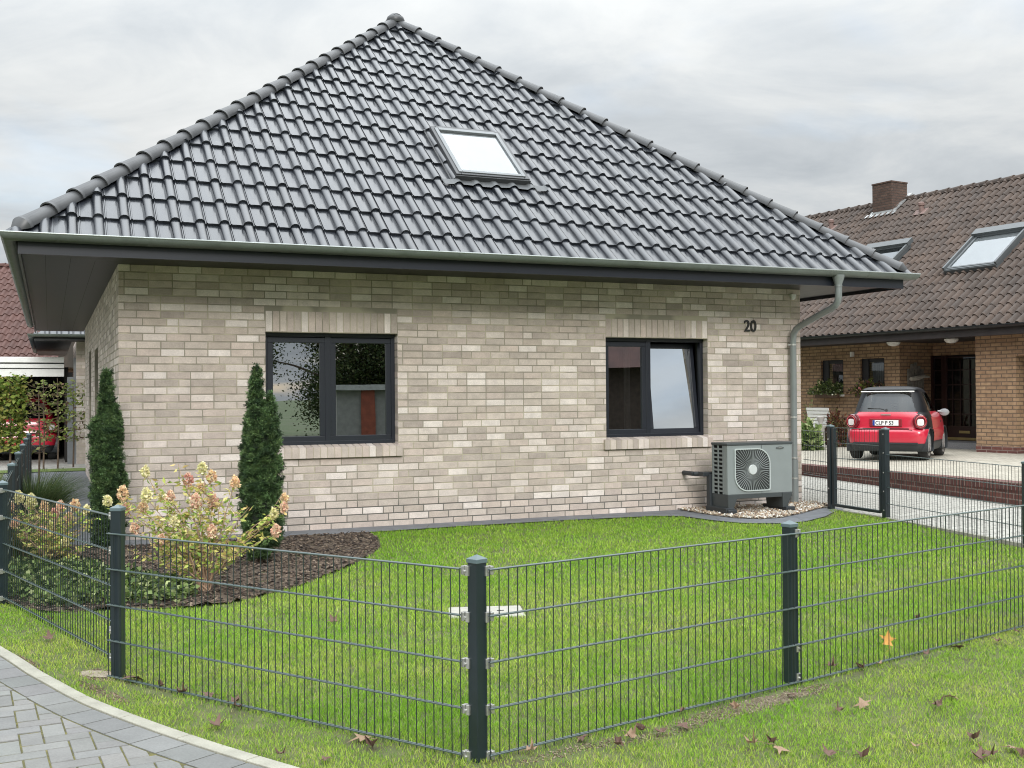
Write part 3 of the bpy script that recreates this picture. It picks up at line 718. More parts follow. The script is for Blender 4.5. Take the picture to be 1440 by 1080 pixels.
for k in range(52):
    a = 2*PI*k/52+.03; ca_, sa_ = math.cos(a), math.sin(a); r1 = 1e9
    for j in range(n):
        (xa,za),(xb,zb_) = inn[j], inn[(j+1)%n]; ex, ez = xb-xa, zb_-za; den = ca_*ez-sa_*ex
        if abs(den) < 1e-9: continue
        t = ((xa-cx)*ez-(za-cz)*ex)/den; q = ((xa-cx)*sa_-(za-cz)*ca_)/den
        if t > 0 and -.001 <= q <= 1.001: r1 = min(r1,t)
    m.tube([(cx+.06*ca_,-.012,cz+.06*sa_),(cx+(r1+.004)*ca_,-.009,cz+(r1+.004)*sa_)], [.0022,.0042], 6)
m.build('grille', mat('grille_bar',(.26,.285,.28),.4,var=.03), hp)
m = MB()
for k in range(3):
    a = 2*PI*k/3; vs = []
    for i in range(6):
        for (dr, dy) in ((-.5,.0),(.5,.02)):
            r_ = .07+.17*i/5; t = a+dr*(.8-.05*i)+i*.12; vs.append((cx+r_*math.cos(t), -.0022+dy*0-.0, cz+r_*math.sin(t)))
    m.add(vs, [(2*i,2*i+1,2*i+3,2*i+2) for i in range(5)])
m.disc((cx,-.012,cz),(0,-1,0),.066,.06,.01,28)
hubm = MB(); hubm.disc((cx,-.012,cz),(0,-1,0),.066,.058,.012,28); hubm.build('fan_hub', mat('hub_white',(.5,.53,.52),.4,var=.02), hp, smooth=30)
fb = MB(); fb.v, fb.f, fb.c = m.v[:36], m.f[:15], m.c[:15]; fb.build('fan_blade', mat('blade_grey',(.06,.065,.065),.5), hp)
m = MB(); M_b = Matrix.Translation((.80,-.003,.84)) @ Matrix.Rotation(PI/2,4,'X') @ Matrix.Diagonal((1,.26,1,1)); m.lathe([(.062,-.002),(.062,.002)], (0,0,0), 20, M=M_b); bd = m.build('badge', mat('badge_dark',(.08,.09,.09),.3), hp)
m = MB()
for k in range(4): m.box(.762+k*.02,-.0065,.835,.774+k*.02,-.005,.846)
m.build('badge_letters', M_galv, bd)
m = MB()                                        # base frame and feet
for x in (.03,w_-.13):
    m.add([(x-.03,-.01,Z0),(x+.13,-.01,Z0),(x+.13,d_+.01,Z0),(x-.03,d_+.01,Z0),(x-.02,.0,.07),(x+.05,.0,.07),(x+.05,d_,.07),(x-.02,d_,.07)], [(3,2,1,0)[::-1],(4,5,6,7)[::-1],(0,1,5,4)[::-1],(1,2,6,5)[::-1],(2,3,7,6)[::-1],(3,0,4,7)[::-1]])
m.box(.0,.0,Z0-.055,w_,.03,Z0); m.box(0,d_-.03,Z0-.055,w_,d_,Z0); m.build('base_frame', M_hpd, hp, bevel=.004)
for x0_,x1_ in ((-.03,.10),(w_-.14,w_)): m = MB(); m.box(x0_,-.06,.03,x1_,d_+.1,.085); m.build('foot', M_blkp, hp, bevel=.01)
m = MB()
m.tube([(-.12,.60,.50),(.16,.40,.50)], .030, 12); m.tube([(-.12,.60,.50),(-.12,.85,.50)], .030, 12)
m.box(-.03,.36,.06,.04,.44,.5); m.box(-.04,-.02,.035,.09,.44,.10); m.box(-.10,.40,.475,.06,.52,.53)
m.build('pipe_duct', M_blkp, hp, bevel=.008)

# ================================================================== FENCES
def panel_mesh(L, nb, step=.2, hb=.03, dv=.0026, dh=.0038, pins=True, x0=0):
    """double rod mat: verticals every 50 mm, twin horizontals every 200 mm"""
    m = MB(); n = int(round(L/.05)); zt = (nb-1)*step
    for k in range(n+1):
        x = x0+k*L/n; m.tube([(x,0,-hb),(x,0,zt+.002)], dv, 5, cap=False)
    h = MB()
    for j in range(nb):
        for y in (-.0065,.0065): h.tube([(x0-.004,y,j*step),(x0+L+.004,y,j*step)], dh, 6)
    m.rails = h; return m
def put(o, A, B, z):
    o.location = (A[0],A[1],z); o.rotation_euler = (0,0,math.atan2(B[1]-A[1],B[0]-A[0])); return o
def post(parent, p, rz, ztop, zbot=-.12, a=.06, b=.06, clips=(), name='post', cone=True):
    m = MB(); M_ = Matrix.Rotation(rz,4,'Z')
    m.box(-a/2,-b/2,zbot,a/2,b/2,ztop-.02,M=M_)
    o = m.build(name, M_fence, parent, bevel=.004); o.location = (p[0],p[1],0)
    m = MB(); h = .012
    m.box(-a/2-.003,-b/2-.003,ztop-.024,a/2+.003,b/2+.003,ztop-.006,M=M_)
    m.add([(-a/2-.003,-b/2-.003,ztop-.006),(a/2+.003,-b/2-.003,ztop-.006),(a/2+.003,b/2+.003,ztop-.006),(-a/2-.003,b/2+.003,ztop-.006),(0,0,ztop+h)], [(0,1,4),(1,2,4),(2,3,4),(3,0,4)], M=M_)
    c = m.build('post_cap', mat('cap_plastic',(.10,.14,.15),.35,var=.06), o, bevel=.002)
    if clips:
        for (ang, dist, zs) in clips:
            Mc = Matrix.Rotation(ang,4,'Z')
            if abs(ang) > 1.6: Mc = Mc @ Matrix.Diagonal((1,-1,1,1))
            for z in zs:
                m = MB()
                m.box(dist-.028,-.034,z-.022,dist+.004,.02,z-.005,M=Mc); m.box(dist-.03,-.036,z-.03,dist-.012,-.012,z+.014,M=Mc)
                m.box(dist-.004,-.036,z-.026,dist+.012,-.008,z+.012,M=Mc); m.tube([Mc @ Vector((dist-.01,-.042,z-.01)), Mc @ Vector((dist-.01,-.030,z-.01))], .006, 8)
                m.build('clip', M_galv, o, bevel=.0015)
    return o
fence = empty('mesh_fence', (0,0,0), 0, 'low dark double rod mesh fence with square posts around the front lawn', 'fence')
P0, P1, P2, P3, P4, P5 = (-3.81,8.17), (-2.235,6.19), (-.158,4.745), (1.503,5.95), (3.535,7.458), (5.58,9.0)
d12 = math.atan2(P2[1]-P1[1],P2[0]-P1[0]); d23 = math.atan2(P3[1]-P2[1],P3[0]-P2[0]); d01 = math.atan2(P1[1]-P0[1],P1[0]-P0[0])
def shift(p, ang, along, off): return (p[0]+along*math.cos(ang)-off*math.sin(ang), p[1]+along*math.sin(ang)+off*math.cos(ang))
# panels
L01 = math.dist(P0,P1)-.06; put(panel_mesh(L01,5).build('panel', M_wire, fence), shift(P0,d01,.03,-.0), P1, .069)
L12 = math.dist(P1,P2)-.06+.03; put(panel_mesh(L12,5).build('panel', M_wire, fence), shift(P1,d12,-.03,-.042), shift(P2,d12,0,-.042), -.02).rotation_euler[1] = -math.asin(.012/L12)
L23 = math.dist(P2,P3)-.035+.03; put(panel_mesh(L23,5).build('panel', M_wire, fence), shift(P2,d23,.035,-.042), shift(P3,d23,0,-.042), -.011).rotation_euler[1] = math.asin(.006/L23)
L34 = math.dist(P3,P4); put(panel_mesh(L34,5).build('panel', M_wire, fence), shift(P3,d23,.036,-.042), shift(P4,d23,0,-.042), -.02)
L45 = math.dist(P4,P5); put(panel_mesh(L45,5).build('panel', M_wire, fence), shift(P4,d23,.036,-.042), shift(P5,d23,0,-.042), -.02)
zz = [.0+.2*k for k in range(5)]
post(fence, P0, d01, .925, clips=[(d01,.03,[.069+z for z in (0,.2,.6,.8)])])
post(fence, P1, R(-6), .93, clips=[(d01+PI,.036,[.085,.24,.69,.885])])
post(fence, P2, R(44), .842, clips=[(d12+PI,.050,[z-.008 for z in zz]),(d23,.052,[z-.01 for z in zz])])
post(fence, P3, d23, .84, clips=[(d23,.036,[.01,.17,.79])])
post(fence, P4, d23, .84); post(fence, P5, d23, .84)
# fence with gate towards the driveway
F_a, F_g0, F_g1, F_b = (4.09,15.49), (4.205,14.46), (4.575,13.42), (5.66,8.85)
side = empty('driveway_fence', (0,0,0), 0, 'dark mesh fence running along the driveway behind the lawn', 'fence')
A_ = math.atan2(F_g0[1]-F_a[1],F_g0[0]-F_a[0])
hA = hw(HW+.03,-.02); put(panel_mesh(math.dist(hA,F_g0)-.05,6).build('panel', M_wire, side), hA, F_g0, .02)
n_ = 2; Lb = 2.505; ab = math.atan2(F_b[1]-F_g1[1],F_b[0]-F_g1[0])
for k in range(n_):
    q = shift(F_g1,ab,.035+k*Lb,0); put(panel_mesh(Lb-.05,5).build('panel', M_wire, side), q, F_b, -.02)
    if k: post(side, shift(F_g1,ab,2.505,0), ab, .84)
gate = empty('garden_gate', (0,0,0), 0, 'narrow mesh gate between two tall dark posts beside the driveway', 'gate')
ag = math.atan2(F_g1[1]-F_g0[1],F_g1[0]-F_g0[0]); Lg = math.dist(F_g0,F_g1)
go_ = post(gate, F_g0, ag, 1.115, a=.07, b=.07); post(gate, F_g1, ag, 1.105, a=.07, b=.07)
m = MB(); m.box(.05,-.025,.07,.10,.025,1.08); m.box(Lg-.10,-.025,.07,Lg-.05,.025,1.08); m.box(.1,-.02,.05,Lg-.1,.02,.085)
put(m.build('gate_frame', M_fence, gate, bevel=.004), F_g0, F_g1, 0)
put(panel_mesh(Lg-.2,6,hb=.0).build('gate_mesh', M_wire, gate), shift(F_g0,ag,.1,0), F_g1, .085)
for z in (.28,.93): m = MB(); m.disc((-.0,-.037,z),(0,-1,0),.012,.01,.008,10); put(m.build('bolt', M_galv, gate), F_g0, F_g1, 0)
for z in (.1,.33,.56,.8,1.03): m = MB(); m.disc((.012,-.037,z),(0,-1,0),.009,.008,.006,8); put(m.build('bolt', M_galv, gate), F_g1, F_b, 0)
# kerb strip below the fence
ed = [shift(hw(HW+.02,-.05),A_,0,-.04), F_g0, F_g1, F_b]
m = MB(); wd = .03
for a, b2 in zip(ed[:-1], ed[1:]):
    an = math.atan2(b2[1]-a[1],b2[0]-a[0]); q = [shift(a,an,0,-wd),shift(b2,an,0,-wd),shift(b2,an,0,wd),shift(a,an,0,wd)]
    m.prism(q, -.1, .012)
tag(m.build('edging_stone', M_kerb), kind='structure')
# left boundary fence, posts running away from the camera
lf = empty('boundary_fence', (0,0,0), 0, 'dark fence of posts and mesh running back along the left boundary', 'fence')
q0 = P0; dl = (-.39,.92)
for k in range(1,6):
    p = (P0[0]+dl[0]*2.4*k, P0[1]+dl[1]*2.4*k); post(lf, p, 0, .93, a=.07, b=.05)
    put(panel_mesh(2.3,5).build('panel', M_wire, lf), q0, p, .07); q0 = p

# concrete slab in the lawn
mh = MB(); Mm = Matrix.Translation((-.20,7.93,float(gz(-.2,7.9)))) @ Matrix.Rotation(R(6),4,'Z')
mh.box(-.27,-.19,-.05,.27,.19,.010,M=Mm); o = mh.build('inspection_cover', mat('pale_concrete',lin(158,156,147),.9,var=.12,vs=14,bump=.3,fine=.1), bevel=.006)
tag(o, 'pale square concrete cover set flush in the lawn', 'drain cover')
m = MB(); m.box(-.14,-.02,.006,-.08,.0,.0125,M=Mm); m.box(.08,.0,.006,.13,.02,.0125,M=Mm); m.build('lifting_slot', M_black, o)

# ================================================================== GRASS
GR = [(-4.3,8.1),(-3.66,7.33),(-3.19,6.79),(-2.69,6.22),(-2.28,5.79),(-1.81,5.35),(-1.3,4.92),(-.7,4.47),(-.2,4.1),(.3,3.8),(3.6,3.8),(5.2,6.6),(5.42,8.9),(4.56,13.4),(4.18,14.45),(4.08,14.1),hw(8.6,-1.15),hw(8.2,-1.5),hw(7.65,-1.80),hw(7.25,-1.82),hw(6.87,-1.64),hw(6.68,-1.22),hw(6.58,-.72),hw(6.3,-.53),hw(5.2,-.45),hw(3.75,-.45),hw(2.62,-.5),(-1.45,11.85),(-1.35,11.2),(-1.37,10.7),(-1.49,10.0),(-1.75,8.97),(-2.1,8.33),(-2.36,8.09),(-2.75,8.03),(-3.35,7.83),(-3.84,8.2)]
def noise2(X, Y, s, seed=0):
    r = np.random.default_rng(seed); v = 0
    for k in range(6):
        a = r.random()*2*PI; f = s*(.6+1.1*r.random()); p = r.random()*6.3
        v = v+np.sin(f*(X*math.cos(a)+Y*math.sin(a))+p+1.7*np.sin(f*.53*(Y*math.cos(a)-X*math.sin(a))+p*2))
    return v/6
BARE = [(-2.36,6.22,.17,.10),(1.12,5.50,.42,.12),(.72,5.12,.35,.08),(1.45,5.72,.3,.10),(-2.95,6.5,.3,.07),(-2.2,5.88,.28,.07),(.25,4.85,.35,.09),(-.65,4.95,.25,.09),(-1.35,5.4,.3,.08),(2.4,6.5,.35,.05),(1.85,6.05,.3,.06),(-2.0,5.95,.3,.07)]
def grass(name, poly, zones, label):
    VV, FF, CC = [], [], []; base = 0
    for (y0, y1, dens, wid) in zones:
        p = np.array(poly); lo, hi = p.min(0), p.max(0); n = int((hi[0]-lo[0])*(y1-y0)*dens)
        X = lo[0]+rng.random(n)*(hi[0]-lo[0]); Y = y0+rng.random(n)*(y1-y0); k = inpoly(X,Y,poly)
        k &= (np.abs(X) < .52*Y+.4)                       # nothing outside the field of view
        # concrete cover
        k &= ~((np.abs(X+.2) < .27) & (np.abs(Y-7.93) < .19))
        thin = noise2(X,Y,5,3)*.5+noise2(X,Y,17,4)*.5
        pr = np.clip(.95+thin*1.1, .35, 1)
        for bx,by,ra,rb in BARE:
            ang = d23 if bx > -.1 else -.75; dx = (X-bx)*math.cos(ang)+(Y-by)*math.sin(ang); dy = -(X-bx)*math.sin(ang)+(Y-by)*math.cos(ang)
            q = (dx/ra)**2+(dy/rb)**2; pr = pr*np.clip(q*.75-.05,.25,1)
        k &= rng.random(n) < pr
        X, Y = X[k], Y[k]; m_ = len(X); 
        outside = ((X-P2[0])*(P3[1]-P2[1])-(Y-P2[1])*(P3[0]-P2[0]) > 0) & (X > P2[0]) | (((X-P1[0])*(P2[1]-P1[1])-(Y-P1[1])*(P2[0]-P1[0]) > 0) & (X <= P2[0]) & (X > P1[0])) | ((X <= P1[0]) & (Y < P0[1]+(X-P0[0])*(P1[1]-P0[1])/(P1[0]-P0[0])))
        H = np.where(outside, .022, .029)*(.6+.8*rng.random(m_))*(1+.25*noise2(X,Y,6,8))
        a = rng.random(m_)*2*PI; b_ = rng.random(m_)*2*PI; lean = H*(.25+.7*rng.random(m_))
        w2_ = wid*(.6+.8*rng.random(m_))/2; Z = gz(X,Y)-.004
        cx_, sx_ = np.cos(a)*w2_, np.sin(a)*w2_; lx, ly = np.cos(b_)*lean, np.sin(b_)*lean
        V = np.stack([np.stack([X-cx_,Y-sx_,Z],-1),np.stack([X+cx_,Y+sx_,Z],-1),
            np.stack([X+cx_*.8+lx*.35,Y+sx_*.8+ly*.35,Z+H*.6],-1),np.stack([X-cx_*.8+lx*.35,Y-sx_*.8+ly*.35,Z+H*.6],-1),
            np.stack([X+lx,Y+ly,Z+H],-1)],1)
        F = np.array([[0,1,2],[0,2,3],[3,2,4]])[None]+(np.arange(m_)*5+base)[:,None,None]; base += m_*5
        t = rng.random((m_,1)); yel = np.clip(.5+.9*noise2(X,Y,2.3,5)+.5*noise2(X,Y,9,6)+np.where(outside,.12,0),0,1)[:,None]
        far = np.clip((Y-7)/4,0,1)[:,None]
        g1 = np.array([.23,.43,.035]); g2 = np.array([.40,.51,.085]); g3 = np.array([.12,.26,.022])
        yel = yel*(1-.5*far); c = g1*(1-yel)+g2*yel; c = np.where(t < .22, g3, c)
        st = rng.random((m_,1)) < (.02+.10*yel**2*(1-.6*far)); c = np.where(st, np.array([.42,.40,.17]), c); c = c*(.75+.5*rng.random((m_,1)))
        VV.append(V.reshape(-1,3)); FF.append(F.reshape(-1,3)); CC.append(np.repeat(c,3,axis=0))
    o = np_mesh(name, np.concatenate(VV), np.concatenate(FF), mat('grass_blade',(1,1,1),.55,attr=True,var=.06,trans=.35,spec=.25), col=np.concatenate(CC))
    tag(o, label, 'grass', kind='stuff'); return o
grass('lawn_grass', GR, [(3.8,5.6,13000,.0028),(5.6,7.2,9500,.0032),(7.2,9.5,6000,.0042),(9.5,14.6,3200,.0062)], 'fresh green lawn grass with yellowish blades')

def oval(cx, cy, a_, b_, ang, n=22):
    out = []
    for k in range(n):
        q = random.uniform(.86,1.1); a, b = a_*q, b_*q; out.append((cx+a*math.cos(2*PI*k/n)*math.cos(ang)-b*math.sin(2*PI*k/n)*math.sin(ang), cy+a*math.cos(2*PI*k/n)*math.sin(ang)+b*math.sin(2*PI*k/n)*math.cos(ang)))
    return out
for i, (bx, by, ra, rb, nn) in enumerate(((-2.36,6.22,.15,.09,1000),(1.15,5.50,.45,.09,1300),(.70,5.10,.3,.05,260),(1.55,5.80,.22,.07,400),(.25,4.86,.3,.05,260),(-2.88,6.45,.3,.045,420),(-2.2,5.86,.3,.045,420))):
    pale = i < 5; ov = oval(bx,by,ra,rb,d23 if bx > -.1 else -.8); M_sand = MATS.get('sandy') or ground_mat('sandy', [(.09,.085,.04),(.15,.125,.08),(.22,.18,.12)], 16, bump=.8, bs=110); MATS['sandy'] = M_sand
    if i == 1: sheet('bare_soil_ground', oval(bx+.12,by+.09,.33,.075,d23), M_sand, .002, .07)
    o = chips('bare_soil', ov, nn, .006, [(.17,.135,.09),(.24,.20,.14),(.12,.09,.055)] if pale else [(.14,.10,.06),(.2,.15,.1),(.09,.07,.045)], M_chip, .0, flat=.5)
    if i == 0: sheet('bare_soil_ground', [(bx+(x_-bx)*random.uniform(.75,1.25), by+(y_-by)*random.uniform(.75,1.25)) for x_,y_ in oval(bx,by,.12,.065,-.4)], MATS.get('pale_sand') or ground_mat('pale_sand', [(.2,.16,.11),(.36,.31,.23),(.45,.40,.31)], 16, bump=.8, bs=110), .006, .05)
    o['label'] = 'patch of bare crumbly soil showing through the grass'; o['category'] = 'soil'; o['group'] = 'bare soil patches along the fence'

# ================================================================== LEAVES AND FOLIAGE
def leaf_cloud(P, size, cols, aspect=.5, up=.3, jitter=.25, dirs=None, droop=0):
    """folded leaf quads at points P; returns V, F, C"""
    n = len(P); d = rng.standard_normal((n,3)) if dirs is None else dirs+jitter*rng.standard_normal((n,3)); 
    if dirs is None: d[:,2] = d[:,2]*.5+up
    d /= np.linalg.norm(d,axis=1)[:,None]+1e-9; q = rng.standard_normal((n,3)); s_ = np.cross(d,q); s_ /= np.linalg.norm(s_,axis=1)[:,None]+1e-9
    nn = np.cross(s_,d); L = size*(.6+.8*rng.random((n,1))); Wd = L*aspect*.5
    a = P; m1 = P+d*L*.5+nn*L*.06
    V = np.stack([a, m1+s_*Wd, P+d*L-nn*L*droop, m1-s_*Wd],1)
    F = np.array([[0,1,2],[0,2,3]])[None]+(np.arange(n)*4)[:,None,None]
    c = np.array(cols)[rng.integers(0,len(cols),n)]*(1+.22*rng.standard_normal((n,1))).clip(.55,1.6)
    return V.reshape(-1,3), F.reshape(-1,3), np.repeat(c,2,axis=0)
def cloud_obj(name, parts, mt, parent=None):
    V, F, C, b0 = [], [], [], 0
    for v,f,c in parts: V.append(v); F.append(f+b0); C.append(c); b0 += len(v)
    return np_mesh(name, np.concatenate(V), np.concatenate(F), mt, parent, np.concatenate(C))
M_leaf = mat('leaf', (1,1,1), .55, attr=True, var=.05, trans=.3, spec=.3)
M_needle = mat('yew_needle', (1,1,1), .5, attr=True, var=.1, spec=.3, trans=.08)
M_petal = mat('petal', (1,1,1), .8, attr=True, var=.05, trans=.35, spec=.1)
M_bark = mat('bark', (.12,.085,.06), .9, var=.3, vs=20, bump=.4)
M_stem = mat('woody_stem', (.33,.22,.15), .8, var=.25, vs=20)
YC = [(.044,.080,.030),(.062,.112,.040),(.026,.050,.022),(.095,.15,.055)]
def yew(x, y, peaks, label, n=2600):
    """peaks: (dx, dy, bottom, top, radius) lobes of the column"""
    z = float(gz(x,y)); root = empty('columnar_yew', (x,y,z), 0, label, 'yew', 'columnar yews in front of the house wall')
    pts, dr = [], []; R0 = max(p_[4] for p_ in peaks); Ht = max(p_[3] for p_ in peaks); spikes = []
    for i in range(26):
        a_ = random.uniform(0,2*PI); b_ = random.uniform(.2,.7); q_ = R0*(1.02 if b_ < .6 else 1.02-(b_-.6)*1.7)*random.uniform(.75,1.1); l_ = random.uniform(.16,.30)
        spikes.append((q_*math.cos(a_), q_*math.sin(a_)*.9, b_*Ht, min(b_*Ht+l_,Ht*.9), random.uniform(.026,.042)))
    for (dx,dy,B,H,rad) in list(peaks)+spikes:
        m_ = int(n*(H-B)*max(rad,.06)*4.2); t = rng.random(m_); a = rng.random(m_)*2*PI
        prof = .92*np.clip(.62+t*2.2,0,1)*np.clip((1-t)*2.1+.02,.02,1)**.85
        lump = 1+.15*np.sin(a*2+t*13+dx*9)*np.sin(t*23+a)+.13*np.sin(a*4-t*37)+.10*rng.standard_normal(m_)
        r_ = rad*prof*lump*np.sqrt(rng.random(m_)*.5+.5)
        pts.append(np.stack([dx+r_*np.cos(a), dy+r_*np.sin(a), B+t*(H-B)],-1))
        dr.append(np.stack([np.cos(a)*.7,np.sin(a)*.7,np.full(m_,.9)],-1))
    P, D = np.concatenate(pts), np.concatenate(dr)
    idx = rng.choice(len(P), int(len(P)*.26), replace=False); C0, D0 = P[idx], D[idx]          # clumps, each of several shoots
    stray = rng.random(len(C0)) < .07; C0 = C0+np.where(stray[:,None], D0*np.array([.035,.035,.02])*rng.random((len(C0),1))*1.6, 0)
    q = 9; cs0 = .45+1.1*rng.random((len(C0),1)); Dc = np.repeat(D0/np.linalg.norm(D0,axis=1)[:,None],q,axis=0)+.55*rng.standard_normal((len(C0)*q,3)); Dc /= np.linalg.norm(Dc,axis=1)[:,None]
    Pc = np.repeat(C0,q,axis=0); k = 13; tt = rng.random((len(Pc)*k,1)); Pn = np.repeat(Pc,k,axis=0)+np.repeat(Dc,k,axis=0)*.048*tt
    Dn = np.repeat(Dc,k,axis=0); tone = np.repeat(np.repeat(cs0,q,axis=0),k,axis=0)*(.6+.8*tt)
    v,f,c = leaf_cloud(Pn,.021,YC,.24,dirs=Dn,jitter=.8); cc = np.repeat(np.repeat(np.array(YC)[rng.integers(0,4,len(C0))],q*k,axis=0)*tone,2,axis=0); c = cc
    cloud_obj('crown', [(v,f,c)], M_needle, root)
    m = MB()
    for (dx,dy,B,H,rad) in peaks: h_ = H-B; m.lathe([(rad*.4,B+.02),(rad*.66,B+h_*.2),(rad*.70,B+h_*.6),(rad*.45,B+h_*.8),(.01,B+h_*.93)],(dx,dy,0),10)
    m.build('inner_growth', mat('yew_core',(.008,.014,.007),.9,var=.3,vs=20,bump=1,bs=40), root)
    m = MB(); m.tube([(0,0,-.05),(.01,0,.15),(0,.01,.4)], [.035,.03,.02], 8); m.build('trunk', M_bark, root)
    return root
yew(-2.36, 10.22, [(-.03,0,.05,1.80,.115),(.095,.03,.15,1.56,.095),(-.075,.02,.3,1.25,.10),(.07,-.03,.15,1.0,.11),(.0,-.05,.05,.8,.115),(.03,-.02,.8,1.45,.12),(-.05,0,.6,1.5,.11)], 'dark columnar yew with two tips beside the wide left window', 3000)
yew(-4.14, 11.16, [(.0,0,.05,1.80,.10),(.0,.01,.6,1.66,.095),(.04,.0,.25,1.46,.09),(-.045,0,.2,1.40,.085),(.06,.02,.05,1.0,.095),(-.055,-.03,.05,.8,.10),(.13,.0,.45,.86,.05)], 'dark columnar yew with single tip at the house corner', 3000)

def hydrangea(x, y, stems, label, seed=1, leaves=26, lcol=None):
    """stems: (tip x, tip y, tip z relative to the base, head colour, head size)"""
    r = random.Random(seed); z = float(gz(x,y))+.02
    root = empty('hydrangea', (x,y,z), 0, label, 'shrub', 'panicle hydrangeas in the bed')
    sm = MB(); lp, ld = [], []; hv = []
    for (tx,ty,tz,hc,hs) in stems:
        b = Vector((r.uniform(-.05,.05), r.uniform(-.05,.05), 0)); tip = Vector((tx,ty,tz)); pts = [b]; nseg = 6
        for i in range(1,nseg+1):
            t = i/nseg; p = b.lerp(tip,t); p.x *= (t**.25); p.z = tz*(t**.85)
            p += Vector((r.uniform(-.02,.02),r.uniform(-.02,.02),0)); pts.append(p)
        pts[-1] = tip; sm.tube(pts, [.007,.0055,.005,.0045,.0035,.003,.002], 5)
        for i in range(leaves):
            t = r.uniform(.35,1); k = min(int(t*nseg),nseg-1); p = pts[k].lerp(pts[k+1], t*nseg-k)
            a = r.uniform(0,2*PI); lp.append((p.x+.02*math.cos(a),p.y+.02*math.sin(a),p.z)); ld.append((math.cos(a),math.sin(a),r.uniform(-.4,.5)))
        # side twigs
        for i in range(3):
            k = r.randint(2,5); p = pts[k]; a = r.uniform(0,2*PI); e = p+Vector((math.cos(a)*.13,math.sin(a)*.13,r.uniform(.02,.14))); sm.tube([p,e],[.003,.0015],4)
            for j in range(5):
                q = p.lerp(e, r.uniform(.4,1)); a2 = r.uniform(0,2*PI); lp.append(tuple(q)); ld.append((math.cos(a2),math.sin(a2),r.uniform(-.3,.5)))
        if hs > 0:
            n = int(360*hs/.08); u = rng.standard_normal((n,3)); u /= np.linalg.norm(u,axis=1)[:,None]
            rr = (.55+.45*rng.random((n,1))); tdir = np.array([tx,ty,0])/(math.hypot(tx,ty)+.01)*.3+np.array([0,0,1])
            Q = u*rr*np.array([.62,.62,.95])*hs; Q[:,:2] *= (1-.35*Q[:,2:3]/hs); Q = Q+np.array(tip)+tdir*hs*.6
            cols = {'c':[(.78,.70,.42),(.68,.68,.34),(.80,.75,.52)],'p':[(.72,.48,.36),(.76,.60,.42),(.66,.38,.30),(.78,.68,.50)],'o':[(.76,.56,.34),(.78,.68,.44),(.68,.44,.30)],'r':[(.60,.28,.24),(.70,.44,.34),(.74,.56,.43)]}[hc]
            hv.append(leaf_cloud(Q,.019,cols,.95,dirs=u,jitter=.8))
    sm.build('stem', M_stem, root, smooth=60)
    lc = lcol or [(.44,.50,.12),(.60,.56,.17),(.32,.44,.09),(.66,.60,.25),(.20,.31,.06),(.55,.42,.17)]
    cloud_obj('foliage', [leaf_cloud(np.array(lp),.050,lc,.42,dirs=np.array(ld),jitter=.35,droop=.15)], M_leaf, root)
    for v,f,c in hv: np_mesh('flower_head', v, f, M_petal, root, c)
    return root
HX, HY = -2.46, 8.72
def hpx(px, py, dy=0):      # heads measured off the shrub: width and height at its distance
    Y = HY+dy; X = (px-720)/1537*Y; Z = 1.542-(py-558.5)/1537*Y; return X-HX, dy, Z-.0
H1 = [(285,652,'c',.05,0),(205,655,'c',.045,.1),(207,690,'c',.06,-.1),(265,668,'r',.055,.1),(297,664,'o',.055,.2),(328,672,'o',.05,.0),(275,700,'p',.065,-.2),(297,700,'p',.07,.1),(283,680,'o',.05,.3),
      (174,688,'o',.065,-.1),(178,708,'p',.05,.15),(202,706,'o',.055,.25),(152,696,'c',.045,.0),(228,690,'c',.04,.3),(240,690,'p',.045,.0),(297,740,'p',.05,-.2),(228,750,'p',.04,-.1),(262,745,'c',.055,.1),(320,725,'c',.0,.1),
      (383,716,'c',.045,.1),(398,694,'o',.04,.2),(397,707,'p',.04,.1),(386,740,'p',.05,-.15),(350,702,'c',.0,-.1),(190,735,'p',.045,-.1),(210,745,'c',.0,0),(245,710,'c',.0,.15),(250,640,'c',0,.1),(245,725,'c',.04,-.2),(340,760,'c',.0,-.2),(230,775,'c',0,-.1),(275,770,'c',0,.2),(312,690,'c',0,0),(180,760,'c',0,.1)]
hydrangea(HX, HY, [(*hpx(px,py+12,dy),c,s_*.98) for px,py,c,s_,dy in H1], 'airy hydrangea shrub with cream and pink heads between the two yews', 3, 44)
HX, HY = -4.15, 9.85
H2 = [(28,700,'c',.06,0),(45,706,'c',.07,.1),(62,712,'o',.05,.2),(84,712,'p',.05,-.1),(104,712,'o',.06,.0),(76,722,'r',.05,.2),(95,728,'p',.05,.1),(120,716,'c',.04,.1),(132,724,'c',.0,0),(22,735,'p',.05,-.2),(60,748,'p',.05,0),(90,760,'c',.04,-.1),(40,725,'c',.0,-.1),(70,738,'c',.04,.1),(110,745,'c',.0,0),(125,760,'c',.0,.1),(52,770,'c',0,0),(15,712,'p',.05,.1),(100,780,'c',0,-.2),(35,755,'o',.04,.2)]
hydrangea(HX, HY, [(*hpx(px,py+6,dy),c,s_*.98) for px,py,c,s_,dy in H2], 'low yellowing hydrangea behind the left fence panel', 5, 36)

